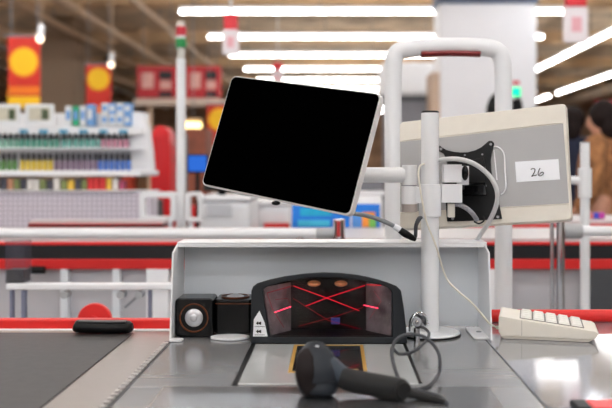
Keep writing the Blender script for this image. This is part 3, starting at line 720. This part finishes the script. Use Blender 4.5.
# red bar in the right foreground
t = thing('red_bar', 'red bar with a black tip at the bottom right corner', 'bar', (.45, 1.13, T))
MB().box(.337, .75, 1.105, 1.148, T+.0005, T+.011).build('bar', M_red, t, bevel=.003)
MB().box(.316, .337, 1.105, 1.148, T+.0005, T+.011).build('tip', M_black, t, bevel=.003)
# black grip at the back of the belt
tg = thing('black_grip', 'black rounded plastic grip lying at the back edge of the belt', 'grip', (-.45, 1.665, T))
yy = 1.652
MB().loft([(-.507, yy, T+.018), (-.498, yy, T+.0165), (-.45, yy, T+.0148), (-.405, yy, T+.0150), (-.393, yy, T+.0162)], [(.006, .008), (.0125, .018), (.0120, .020), (.0120, .018), (.007, .008)], n=16, sub=5).build('body', M_black, tg)
MB().loft([(-.495, yy-.004, T+.0270), (-.45, yy-.004, T+.0262), (-.405, yy-.004, T+.0266)], [(.0025, .009)]*3, n=12).build('ridge', mat('grip_light', (70, 70, 72), .4, noise=.05), tg)

# ================================================================ WHITE SHEET-METAL PANEL
pn = thing('sheet_metal_screen', 'white folded sheet metal screen standing behind the barcode scanner', 'screen panel', (0, 1.7, T))
zt = T+.1755
MB().box(-.305, .292, 1.722, 1.726, T+.004, zt).build('back_sheet', M_panel, pn, bevel=.001)
MB().box(-.308, .296, 1.655, 1.728, zt, zt+.004).build('top_lip', M_white, pn, bevel=.0015)
MB().box(-.308, .296, 1.655, 1.657, zt-.006, zt).build('lip_fold', M_white, pn, bevel=.0005)
sh = [(0, 1.584, T+.002), (0, 1.722, T+.002), (0, 1.722, zt), (0, 1.657, zt), (0, 1.61, zt-.012)]
for x in (-.309, .290): MB().prism([Vector((x, p[1], p[2])) for p in sh], (.0035, 0, 0)).build('side_flange', M_white, pn, bevel=.0008)
for x0, x1, y0, y1 in ((-.309, -.284, 1.578, 1.60), (.262, .294, 1.60, 1.71)):
    o_ = [Vector(((x0+x1)/2+a, (y0+y1)/2+b, T+.0008)) for a, b in rrect(x1-x0, y1-y0, .007)]
    MB().prism(o_, (0, 0, .0035)).build('foot', M_whiteb, pn, bevel=.0008)
MB().cyl((.280, 1.655, T+.0043), (.280, 1.655, T+.0062), .0055).build('screw', M_chrome, pn, bevel=.0008)
oo = [Vector((-.199+.037*math.cos(a), 1.613+.024*math.sin(a), T+.0008)) for a in [2*PI*k/36 for k in range(36)]]
MB().prism(oo, (0, 0, .004)).build('pad', M_whiteb, pn, bevel=.001)

# ================================================================ SPEAKERS
def speaker_box(t, M):
    s_ = .0365
    pts = [M @ Vector((x, -.034, z+s_)) for x, z in rrect(.072, .073, .007)]
    off = (M.to_3x3() @ Vector((0, .066, 0)))
    MB().prism(pts, off).build('cabinet', M_blackg, t, bevel=.003, seg=3)
    def disc(y0, y1, r0, r1, nm, mm, bev=0):
        MB().cyl(M @ Vector((0, y0, s_)), M @ Vector((0, y1, s_)), r0, r1, n=40).build(nm, mm, t, bevel=bev)
    o_ = []; i_ = []
    for k in range(40):
        a = 2*PI*k/40; o_.append(M @ Vector((.0275*math.cos(a), -.0365, s_+.0275*math.sin(a)))); i_.append(M @ Vector(((.0253)*math.cos(a), -.0365, s_+.0253*math.sin(a))))
    MB().ring(o_, i_, M.to_3x3() @ Vector((0, .003, 0))).build('copper_ring', M_copper, t)
    disc(-.0350, -.0338, .0245, .0245, 'surround', M_black)
    # cone: shallow dish
    b = MB().ball(M @ Vector((0, -.0345, s_)), (.0175, .0045, .0175), 14, M.to_3x3().to_4x4())
    b.build('cone', M_cone, t)
    b = MB().ball(M @ Vector((0, -.0375, s_)), (.008, .003, .008), 10, M.to_3x3().to_4x4()); b.build('dust_cap', M_cone, t)
A = Matrix.Translation((-.2685, 1.653, T+.0022)) @ Matrix.Rotation(math.radians(0), 4, 'Z')
t = thing('desk_speaker', 'small black cube speaker with a silver cone facing us', 'speaker', (-.266, 1.652, T+.002), 'desk speakers')
speaker_box(t, A)
t = thing('desk_speaker', 'small black cube speaker lying with its copper ring facing up, beside the scanner', 'speaker', (-.199, 1.665, T+.005), 'desk speakers')
B = Matrix.Translation((-.1955, 1.633, T+.0372)) @ Matrix.Rotation(math.radians(-90), 4, 'X')
speaker_box(t, B)
MB().box(-.2300, -.161, 1.6318, 1.6330, T+.0625, T+.0637).build('copper_line', M_copper, t)

# ================================================================ BARCODE SCANNER TOWER + PLATTER
sc = thing('barcode_scanner', 'dark grey checkout barcode scanner with red laser lines behind its window', 'barcode scanner', (-.01, 1.6, T))
Df = 1.557
def pf(x, y, D=Df): return P(x, y, D)
zz40 = lambda L, D=Df: [P(240+a/3.4, 260+b/3.4, D) for a, b in L]
outer = [(35, 278), (36, 200), (38, 105), (44, 90), (58, 79), (100, 66), (150, 55), (215, 46), (280, 42), (340, 44), (400, 50), (450, 61), (500, 75), (532, 88), (548, 103), (556, 150), (562, 200), (570, 278)]
inner = [(103, 262), (92, 190), (78, 112), (82, 99), (92, 92), (120, 82), (160, 72), (220, 64), (280, 60), (340, 62), (395, 68), (440, 76), (480, 86), (500, 93), (515, 108), (517, 150), (519, 200), (516, 262)]
Oo = zz40(outer); Ii = zz40(inner)
for v in (Oo[0], Oo[-1]): v.z = T+.002
MB().ring(Oo, Ii, (0, .022, 0), .003).build('front_bezel', M_scan, sc, bevel=.003, seg=3)
inn2 = [v+Vector((0, .022, 0)) for v in Ii]
Oo2 = [v+Vector((0, .0222, -.004*max(0, v.z-T)/.13)) for v in Oo]
MB().ring(Oo2, inn2, (0, .062, 0), .010).build('housing', M_black, sc, bevel=.003)
MB().prism([v+Vector((0, .084, -.018*max(0, v.z-T)/.13)) for v in Oo], (0, .012, 0)).build('back_cover', M_scan, sc, bevel=.004)
MB().prism([v+Vector((0, .0780, 0)) for v in Ii], (0, .004, 0)).build('inner_back', mat('scanner_inside', (12, 9, 10), .25, noise=.3, nscale=15), sc)
# slanted side mirrors
def quad(L, off, nm, mm): MB().prism(L, off).build(nm, mm, sc)
yb = Df+.076
M_mir = mat('scanner_mirror', (172, 164, 170), .16, metal=.4, noise=.5, nscale=24)
quad([P(264, 287, Df+.012), P(291, 282, Df+.066), P(291, 336, Df+.066), P(269, 336, Df+.012)], (-.002, .001, 0), 'side_mirror', M_mir)
quad([P(391, 288, Df+.012), P(366, 282, Df+.066), P(366, 336, Df+.066), P(391, 336, Df+.012)], (.002, .001, 0), 'side_mirror', M_mir)
M_amb = mat('amber_reflection', (214, 150, 110), .3, metal=.6, noise=.5, nscale=70, emit=.10, ecol=(255, 160, 110))  # reflected warm light, put in as faintly glowing amber ellipsoids
for cx_ in (314, 341): MB().ball(P(cx_, 283.5, Df+.062), (.0125, .006, .0058), 12).build('warm_reflection', M_amb, sc)
MB().box(*[P(331, 0, Df+.06).x, P(340, 0, Df+.06).x], Df+.058, Df+.064, P(0, 324, Df+.06).z, P(0, 318, Df+.06).z).build('blue_sensor', mat('sensor_blue', (44, 54, 120), .3, noise=.2, nscale=60, emit=.05, ecol=(60, 60, 200)), sc)
def las(L, r, mm, D): 
    m_ = MB()
    pts = [P(240+a/3.4, 260+b/3.4, D) for a, b in L]
    for a, b in zip(pts, pts[1:]): m_.cyl(a, b, r*.62, n=8)
    m_.build('laser_line', mm, sc)
DL = Df+.055
las([(182, 88), (300, 131), (405, 172)], .0007, M_laser, DL)
las([(222, 157), (300, 127), (425, 86)], .0007, M_laser, DL)
las([(92, 112), (178, 88)], .0009, M_laserd, Df+.010)
las([(430, 84), (480, 86)], .0008, M_laser, Df+.012)
las([(92, 112), (112, 170), (150, 230)], .0006, M_laserd, Df+.012)
las([(180, 130), (300, 205), (410, 235)], .0005, M_laserd, DL)
las([(200, 225), (330, 190), (420, 160)], .0005, M_laserd, DL)
las([(118, 178), (174, 158)], .0011, M_laserb, Df+.010)
las([(420, 153), (470, 164)], .0011, M_laserb, Df+.010)
las([(174, 150), (160, 130), (120, 135)], .0005, M_laserd, Df+.010)
las([(455, 105), (480, 140), (440, 200)], .0005, M_laserd, Df+.010)
MB().prism([v+Vector((0, .004, 0)) for v in Ii], (0, .0025, 0)).build('window_pane', M_pane, sc)
# white warning sticker with two marks
st = [P(240+a/3.4, 260+b/3.4, Df-.0006) for a, b in ((66, 172), (47, 202), (44, 260), (94, 260), (84, 214))]
stk = MB().prism(st, (0, .0006, 0)).build('warning_sticker', M_paper, sc)
for cy in (215, 243):
    q = [P(240+a/3.4, 260+b/3.4, Df-.0011) for a, b in ((54, cy), (62, cy-7), (62, cy-2), (72, cy-6), (72, cy+6), (62, cy+2), (62, cy+7))]
    MB().prism(q, (0, .0004, 0)).build('symbol', M_ink, stk)
    q = [P(240+a/3.4, 260+b/3.4, Df-.0011) for a, b in ((50, cy+11), (84, cy+11), (84, cy+12.5), (50, cy+12.5))]
    MB().prism(q, (0, .0004, 0)).build('symbol', M_ink, stk)
# platter
MB().box(-.145, .125, 1.268, 1.556, T-.001, T+.0016).build('platter', M_platter, sc, bevel=.001)
def rr(x0, x1, y0, y1, z): return [Vector((x0, y0, z)), Vector((x1, y0, z)), Vector((x1, y1, z)), Vector((x0, y1, z))]
MB().ring(rr(-.074, .051, 1.335, 1.545, T+.0012), rr(-.068, .045, 1.342, 1.538, T+.0012), (0, 0, .0014)).build('gold_frame', M_gold, sc)
MB().box(-.069, .046, 1.342, 1.538, T+.0012, T+.0022).build('platter_window', M_glassd, sc)
MB().box(-.060, .037, 1.352, 1.356, T+.0022, T+.0028).build('gold_mark', M_gold, sc)
MB().box(-.055, -.053, 1.36, 1.53, T+.0022, T+.0026).build('gold_mark', M_gold, sc)

# ================================================================ HAND SCANNER (foreground)
gn = thing('handheld_scanner', 'blue-grey handheld barcode scanner with a black grip lying in front', 'handheld scanner', (0, 1.2, T))
Dg = 1.20
def PG(px, py, D, r): return P(px, py, min(D, F*(CZ-CT-r)/(py-170)))   # keeps it resting on the counter
MB().loft([P(315, 344, Dg+.02), P(315, 348, Dg+.015), P(315.5, 358, Dg+.005), P(317, 372, Dg), P(319, 386, Dg-.005), P(320, 393.5, Dg-.012), P(320, 397.5, Dg-.014)],
          [(.004, .004), (.018, .015), (.0275, .022), (.0315, .026), (.030, .025), (.022, .018), (.006, .006)], n=24, sub=5, up=(1, 0, 0)).build('head', M_gun, gn)
MB().loft([P(308, 350, Dg-.006), P(305, 358, Dg-.016), P(305, 372, Dg-.023), P(308, 386, Dg-.023), P(313, 393, Dg-.019)],
          [(.007, .003), (.012, .004), (.0135, .004), (.012, .004), (.007, .003)], n=16, sub=5, up=(1, 0, 0)).build('scan_window', mat('gun_window', (26, 18, 18), .5, noise=.1, nscale=20, spec=.2), gn)
MB().loft([P(319, 362, Dg), P(330, 368, Dg), P(341, 376, Dg), P(352, 381, Dg)], [(.017, .017), (.0165, .016), (.0150, .015), (.0145, .015)], n=20, sub=5).build('neck', mat('gun_neck', (44, 54, 66), .4, noise=.06, nscale=30), gn)
MB().loft([P(341, 377, Dg-.003), P(352, 380.5, Dg-.006), PG(370, 384, Dg-.01, .0165), PG(390, 388, Dg-.01, .017), PG(401, 390, Dg-.012, .0165), PG(404, 391, Dg-.013, .0165)], [(.0145, .015), (.0160, .016), (.0162, .016), (.0165, .016), (.0160, .015), (.011, .011)], n=20, sub=5).build('grip', M_gund, gn)
MB().loft([PG(403, 392, Dg-.013, .013), PG(420, 396, Dg-.015, .0065), PG(436, 400, Dg-.02, .0048), PG(446, 402.5, Dg-.025, .0035)], [.0075, .0058, .0042, .003], n=14, sub=4).build('strain_relief', M_gund, gn)
MB().ball(P(317, 347, Dg-.004), (.0035, .002, .0025), 8).build('status_lamp', mat('lamp_pale', (220, 225, 230), .2, noise=.02), gn)
cab = [PG(444, 402, 1.18, .0032), PG(447, 403, 1.20, .0032), PG(440, 396, 1.23, .0032), PG(420, 391, 1.25, .0032), PG(402, 386, 1.27, .0032), PG(396, 372, 1.29, .0032), PG(392, 352, 1.31, .0032), PG(397, 339, 1.32, .0032), PG(411, 334, 1.33, .0032), PG(426, 338, 1.33, .0032), PG(437, 350, 1.33, .0032), PG(440, 362, 1.32, .0032), PG(438, 375, 1.31, .0032), PG(428, 386, 1.28, .0032), PG(412, 390, 1.255, .0032)]
MB().loft(cab, .0027, n=10, sub=8).build('cable', M_cable, gn)
cab2 = [PG(412, 390, 1.255, .0032), PG(400, 380, 1.27, .0032), PG(393, 362, 1.30, .0032), PG(392, 348, 1.33, .0032), PG(399, 354, 1.35, .0032), PG(412, 352, 1.38, .0032), PG(424, 343, 1.42, .0032), PG(429, 334, 1.47, .0032), PG(424, 328, 1.54, .0032), PG(416, 326, 1.60, .0032)]
MB().loft(cab2, .0026, n=10, sub=8).build('cable', M_cable, gn)

# ================================================================ POLE STAND WITH MONITORS
SX, SY = .1845, 1.65
ps = thing('monitor_stand', 'white round pole with a disc base and black end cap carrying both monitors', 'stand', (SX, SY, T))
def sz(py, D=SY): return CZ-(py-170)/F*D
MB().cyl((SX, SY, T+.003), (SX, SY, T+.008), .0578, .0568, n=64).build('base', M_white, ps, bevel=.002)
MB().cyl((SX, SY, T+.0002), (SX, SY, T+.003), .0592, n=64).build('rubber_ring', M_black, ps)
MB().cyl((SX, SY, T+.007), (SX, SY, sz(113)), .0172, n=40).build('pole', M_white, ps)
MB().cyl((SX, SY, sz(113)), (SX, SY, sz(111)), .0176, .0160, n=40).build('end_cap', M_black, ps, bevel=.001)
cx0, cx1 = P(420.5, 0, SY).x, P(441.5, 0, SY).x
MB().cyl((SX, SY, sz(216.5)), (SX, SY, sz(184)), .0215, n=40).build('collar', M_white, ps, bevel=.0015)
# swivel arm towards the black screen
xj = P(409.5, 0, SY).x
def Xp(px, D=SY): return P(px, 0, D).x
MB().cyl((xj, SY, sz(185)), (xj, SY, sz(165)), .0145, n=32).build('arm_joint', M_white, ps, bevel=.001)
MB().cyl((xj, SY, sz(186.2)), (xj, SY, sz(185)), .0135, n=32).build('joint_washer', M_greym, ps)
MB().cyl((xj, SY, sz(204)), (xj, SY, sz(186.2)), .0155, n=32).build('arm_joint', M_whiteb, ps, bevel=.001)
MB().box(xj, SX-.018, SY-.011, SY+.011, sz(203), sz(187)).build('arm_link', M_white, ps, bevel=.001)
MB().cyl((xj, SY, sz(212)), (xj, SY, sz(204)), .0150, n=32).build('joint_washer', mat('taupe_cap', (170, 160, 154), .5, noise=.04), ps)
MB().cyl((xj-.008, SY+.001, sz(175)), (-.03, 1.668, sz(175)), .0150, n=28).build('swivel_arm', M_white, ps)
# bracket to the right monitor
MB().box(Xp(441), Xp(461.5), SY-.010, SY+.022, sz(202.5), sz(184)).build('bracket_arm', M_white, ps, bevel=.001)
MB().box(Xp(443), Xp(461), SY-.012, SY+.018, sz(182.5), sz(164.5)).build('bracket_block', M_whiteb, ps, bevel=.0012)
MB().box(Xp(458), Xp(470), SY+.012, SY+.03, sz(185), sz(166)).build('bracket_plate', M_white, ps, bevel=.001)
MB().ball((Xp(465.5), SY+.006, sz(173)), (.0068, .008, .0148), 14).build('tilt_knob', M_blackg, ps)
MB().box(Xp(447), Xp(466), SY+.018, SY+.07, sz(190), sz(168)).build('bracket_arm', M_black, ps, bevel=.001)
# thin loose plug and small clamp
MB().box(Xp(448.2), Xp(455), SY+.0, SY+.014, sz(217.5), sz(203.5)).build('plug', M_cream, ps, bevel=.0012)

# chrome clamp beside the pole base
t = thing('cable_clamp', 'shiny crumpled metal cable clamp left of the pole base', 'clamp', P(417, 332, 1.59))
c0 = PC(417, 340)
MB().loft([P(409.5, 331, 1.57), P(411, 320, 1.57), P(416, 314, 1.575), P(422, 316, 1.58), P(427, 325, 1.58)], [(.002, .007), (.003, .009), (.0035, .010), (.003, .009), (.002, .006)], n=14, sub=4).build('shell', M_chrome, t)
MB().cyl(P(417, 322, 1.562), P(418, 323, 1.60), .0085, n=20).build('drum', M_greym, t, bevel=.001)
MB().ball(P(417, 322, 1.561), .0035, 8).build('bolt', M_chrome, t)
MB().cyl(Vector((P(417, 0, 1.58).x, 1.58, T)), P(417, 328, 1.58), .006).build('stem', M_chrome, t)

# ================================================================ BLACK SCREEN MONITOR (left)
def mon_frame(c, rv): return Matrix.Translation(Vector(c)+Vector((0, 0, CZ))) @ rotvec(rv)
LM_W, LM_ASP = .334, 1.5
ML = mon_frame((-.0881, 1.5622, .0532), (-.1986, .2144, -.5171))
W = LM_W; H = W/LM_ASP
lm = thing('touch_monitor', 'tilted black screen with a thin silver-white rim on the swivel arm', 'monitor', (ML @ Vector((0, .03, 0))))
def lpr(w, h, r, y0, y1, nm, mm, bev=0, M=ML, par=None, dx=0, dz=0):
    MB().prism([M @ Vector((x+dx, y0, z+dz)) for x, z in rrect(w, h, r, 8)], M.to_3x3() @ Vector((0, y1-y0, 0))).build(nm, mm, par or lm, bevel=bev)
lpr(W, H, .011, .0012, .016, 'rim', mat('silver_white_rim', (226, 222, 220), .35, noise=.02, nscale=10), .0012)
lpr(W-.005, H-.005, .010, -.0003, .0012, 'screen', M_screen, .0003)
lpr(W*.94, H*.92, .02, .016, .026, 'back_cover', M_cream, .004)
lpr(.10, .10, .004, .026, .032, 'mount_plate', M_black)
p1 = ML @ Vector((.0, .032, .0)); 
MB().cyl(ML @ Vector((0, .030, 0)), ML @ Vector((0.0, .050, 0)), .02).build('mount_neck', M_white, lm)
q1 = ML @ Vector((0, .050, 0))
MB().cyl(q1, Vector((-.03, 1.668, sz(175))), .012).build('mount_link', M_white, lm)
# small black buttons under the lower rim
nl = (ML.to_3x3() @ Vector((0, -1, 0))).normalized()
e_ = onplane(276, 202, ML @ Vector((0, .008, 0)), nl)
MB().ball(e_+Vector((0, 0, -.002)), (.008, .006, .004), 10).build('button', M_black, lm)
# cable from the monitor
MB().loft([P(330, 205, 1.60), P(352, 213, 1.60), P(366, 215.5, 1.60), P(382, 220.5, 1.60), P(394, 226, 1.60)], .0042, n=12, sub=6).build('cable', mat('dull_grey_cable', (128, 132, 136), .45, noise=.05, nscale=60), lm)
MB().cyl(P(394, 226, 1.60), P(400, 230, 1.60), .0058).build('cable_tag', M_paper, lm)
MB().loft([P(400, 230, 1.60), P(405, 233.5, 1.60), P(411, 237, 1.605), P(415, 239.5, 1.61)], [.0062, .0072, .006, .004], n=12).build('plug', M_black, lm)
MB().loft([P(413, 240, 1.61), P(415.5, 236, 1.61), P(416, 226, 1.60), P(419, 219, 1.60), P(421.5, 217.5, 1.605)], [.003, .0035, .0038, .0045, .003], n=12).build('cable', M_cable, lm)

# ================================================================ BEIGE MONITOR FROM BEHIND (right)
MR = mon_frame((.2953, 1.7257, .0037), (-.2288, -.0354, -.4367))
W, H = .35, .35/1.5
rm = thing('beige_monitor', 'beige and grey monitor seen from behind with a white number sticker', 'monitor', MR @ Vector((0, .01, -H/2)))
lpr(W, H, .008, 0, .022, 'case', M_cream, .0025, MR, rm)
nR = (MR.to_3x3() @ Vector((0, -1, 0))).normalized()
def rp(px, py, off=0.0): return onplane(px, py, MR @ Vector((0, -off, 0)), nR)
Nn = nR
panel = [rp(400.3, 142), rp(440, 138), rp(530, 127.3), rp(563.2, 123.6), rp(569, 203), rp(502, 207.6), rp(440, 210.3), rp(400.3, 212)]
MB().prism(panel, Nn*.0012).build('grey_panel', M_greyp, rm, bevel=.0004)
for a, b in (((401, 140.6), (562.3, 122.4)), ((401, 212.8), (568, 203.8))):
    MB().cyl(rp(*a, .0005), rp(*b, .0005), .0011, n=8).build('ridge', M_cream, rm)
s_ = [rp(515, 161.8, .0014), rp(558.5, 159, .0014), rp(560, 179.5, .0014), rp(516.5, 182.2, .0014)]
stk = MB().prism(s_, Nn*.0003).build('number_sticker', M_paper, rm)
def stroke(L, r=.0009):
    pts = [rp(500+a/5.44, 120+b/5.44, .0021) for a, b in L]
    MB().loft(pts, r, n=8, sub=5).build('digit', M_ink, stk)
stroke([(168, 270), (178, 264), (189, 267), (190, 276), (184, 290), (176, 302), (172, 307), (182, 303), (192, 302), (200, 298)])
stroke([(218, 262), (211, 276), (207, 292), (211, 302), (222, 303), (232, 297), (237, 288), (230, 284), (220, 289), (214, 297)])
# black mounting bracket
def vp(a, b): return (430+a/4.3, 130+b/4.3)
out = [(44, 68), (56, 78), (75, 88), (105, 95), (135, 98), (165, 97), (195, 89), (222, 76), (243, 58), (255, 48), (268, 48), (277, 58), (274, 74), (266, 100), (262, 130), (264, 170), (270, 210), (286, 262), (300, 325), (311, 383), (240, 388), (160, 392), (84, 394), (76, 394), (72, 350), (70, 318), (74, 290), (76, 230), (77, 160), (72, 125), (60, 104), (46, 96), (36, 88), (36, 74)]
br = MB().prism([rp(*vp(*p), .0012) for p in out], Nn*.004).build('mount_bracket', M_black, rm, bevel=.0008)
for c in ((47, 82), (262, 62), (98, 382), (292, 374)):
    p = rp(*vp(*c), .0052); MB().cyl(p, p+Nn*.0015, .0028, n=16).build('screw', mat('dull_screw', (150, 150, 152), .5, metal=.6, noise=.03), br)
for c in ((150, 108), (225, 105), (240, 240), (195, 255)):
    p = rp(*vp(*c), .0052); MB().cyl(p, p+Nn*.0008, .002, n=12).build('screw', M_greym, br)
MB().prism([rp(*vp(*p), .0052) for p in ((130, 240), (240, 236), (246, 282), (132, 285))], Nn*.006).build('bracket_rib', M_blackg, br, bevel=.001)
MB().prism([rp(*vp(*p), .0052) for p in ((76, 130), (170, 132), (232, 120), (240, 150), (236, 230), (80, 235))], Nn*.004).build('bracket_rib', M_black, br, bevel=.001)
# white wire handle
MB().loft([rp(493, 147, .002), rp(496, 146.5, .004), rp(501, 149, .005), rp(504.2, 155, .005), rp(505, 170, .005), rp(505.8, 186, .005), rp(504, 192, .004), rp(501, 194.5, .002)], .0014, n=10, sub=5).build('wire_loop', M_whiteb, rm)
MB().loft([rp(494, 150, .004), rp(495.5, 165, .005), rp(497, 180, .004)], .0011, n=8, sub=5).build('wire_loop', M_whiteb, rm)
# ribbed white cable arching over the bracket
M_tubec = mat('milky_tube', (206, 206, 206), .35, noise=.04, nscale=30)
tc_ = [P(437, 161, 1.668), P(444, 159.5, 1.63), P(457, 159, 1.62), P(470, 162, 1.62), P(480, 167.5, 1.62), P(489, 175.5, 1.62), P(495, 185, 1.62), P(497.5, 195, 1.62), P(496, 206, 1.63), P(490, 220, 1.65), P(481, 234, 1.68), P(474, 246, 1.74), P(472, 262, 1.75), P(472, 290, 1.76)]
tb = MB().loft(tc_, .0046, n=12, sub=7).build('milky_cable', M_tubec, rm)
MB().loft([P(452, 205, 1.665), P(458, 204.5, 1.655), P(466, 208, 1.65), P(472, 213, 1.65), P(477, 220, 1.66)], .0046, n=12, sub=6).build('braided_cable', mat('braid_grey', (140, 140, 146), .5, noise=.3, nscale=300), rm)
MB().loft([P(474, 221.5, 1.65), P(479, 223.5, 1.645), P(484, 220.5, 1.645), P(483, 216, 1.65)], .0016, n=8).build('zip_tie', M_black, rm)
for i in range(3):
    a = rp(500+20*i, 218.5-1.2*i, .0002)

# ================================================================ KEYPAD
yaw = math.radians(-13)
KM = Matrix.Translation((.314, 1.610, T)) @ Matrix.Rotation(yaw, 4, 'Z')
kp = thing('keypad', 'cream wedge shaped keypad with pale keys on the counter at the right', 'keypad', KM @ Vector((.08, .05, 0)))
L_, Wd = .166, .112
prof = [(0, .006), (-.004, .014), (-.004, .041), (-.001, .0435), (.04, .0375), (.172, .0215), (.179, .017), (.170, .006)]
MB().prism([KM @ Vector((x, 0, z)) for x, z in prof], KM.to_3x3() @ Vector((0, Wd, 0))).build('case', M_cream, kp, bevel=.0018, seg=3)
MB().prism([KM @ Vector((x, .002, z)) for x, z in ((.004, .0004), (-.0005, .0058), (.1685, .0058), (.160, .0004))], KM.to_3x3() @ Vector((0, Wd-.004, 0))).build('bottom_tray', mat('tray_cream', (196, 188, 176), .5, noise=.03), kp, bevel=.0008)
MB().box(.0385, .0392, -.0004, 0, .008, .0365, KM).build('seam', mat('seam_grey', (150, 142, 132), .6, noise=.03), kp)
sl = math.atan2(.0375-.0215, .132)
KT = KM @ Matrix.Translation((.04, 0, .0375)) @ Matrix.Rotation(sl, 4, 'Y')
MB().box(-.0055, .1135, .014, .1085, -.0002, .0012, KT).build('key_bed', mat('key_bed_grey', (120, 116, 112), .6, noise=.05), kp)
for i in range(5):
    for j in range(4):
        w = .0195; x = -.004+i*.0235; y = .016+j*.0228
        m_ = MB(); q0 = [(x, y), (x+w+.002, y), (x+w+.002, y+w+.002), (x, y+w+.002)]; ins = .0028
        lo = [m_.bm.verts.new(KT @ Vector((a, b, .0002))) for a, b in q0]
        hi = [m_.bm.verts.new(KT @ Vector((a, b, .0052))) for a, b in ((x+ins, y+ins), (x+w+.002-ins, y+ins), (x+w+.002-ins, y+w+.002-ins), (x+ins, y+w+.002-ins))]
        m_.bm.faces.new(lo[::-1]); m_.bm.faces.new(hi)
        for k in range(4): m_.bm.faces.new((lo[k], lo[(k+1) % 4], hi[(k+1) % 4], hi[k]))
        m_.build('key', M_creamk, kp, bevel=.0008)
cb = [KM @ Vector((-.007, .008, .020)), P(490, 324, 1.585), P(484, 317, 1.572), P(472, 303, 1.572), P(458, 291, 1.60), P(446, 277, 1.64), P(436, 246, 1.62), P(427, 223, 1.61), P(422.5, 203, 1.605), P(420, 187, 1.61), P(418.5, 174, 1.612), P(420, 166, 1.62), P(424, 164, 1.632)]
MB().loft(cb, .0018, n=10, sub=8).build('cable', M_cablec, kp)
MB().cyl(KM @ Vector((-.009, .008, .020)), KM @ Vector((-.0035, .008, .020)), .0035).build('cable_boot', M_cream, kp)

# ================================================================ CAMERA, WORLD, VIEW
cam = bpy.data.cameras.new('camera'); co = bpy.data.objects.new('camera', cam); COL.objects.link(co)
co.location = (0, 0, CZ); co.rotation_euler = (PI/2, 0, 0)
cam.sensor_width = 36; cam.lens = 36*F/612
cam.shift_x = (306-335)/612; cam.shift_y = -(204-170)/612
cam.clip_start = .05; cam.clip_end = 200
cam.dof.use_dof = True; cam.dof.focus_distance = 1.63; cam.dof.aperture_fstop = 3.4
scene.camera = co
w = bpy.data.worlds.new('world'); scene.world = w; w.use_nodes = True
w.node_tree.nodes['Background'].inputs[0].default_value = (.9, .92, 1, 1); w.node_tree.nodes['Background'].inputs[1].default_value = .6
scene.view_settings.view_transform = 'Standard'; scene.view_settings.look = 'None'
scene.view_settings.exposure = 0.55; scene.view_settings.gamma = 1; scene.view_settings.use_curve_mapping = False
scene.cycles.max_bounces = 8; scene.cycles.diffuse_bounces = 4; scene.cycles.sample_clamp_indirect = 6
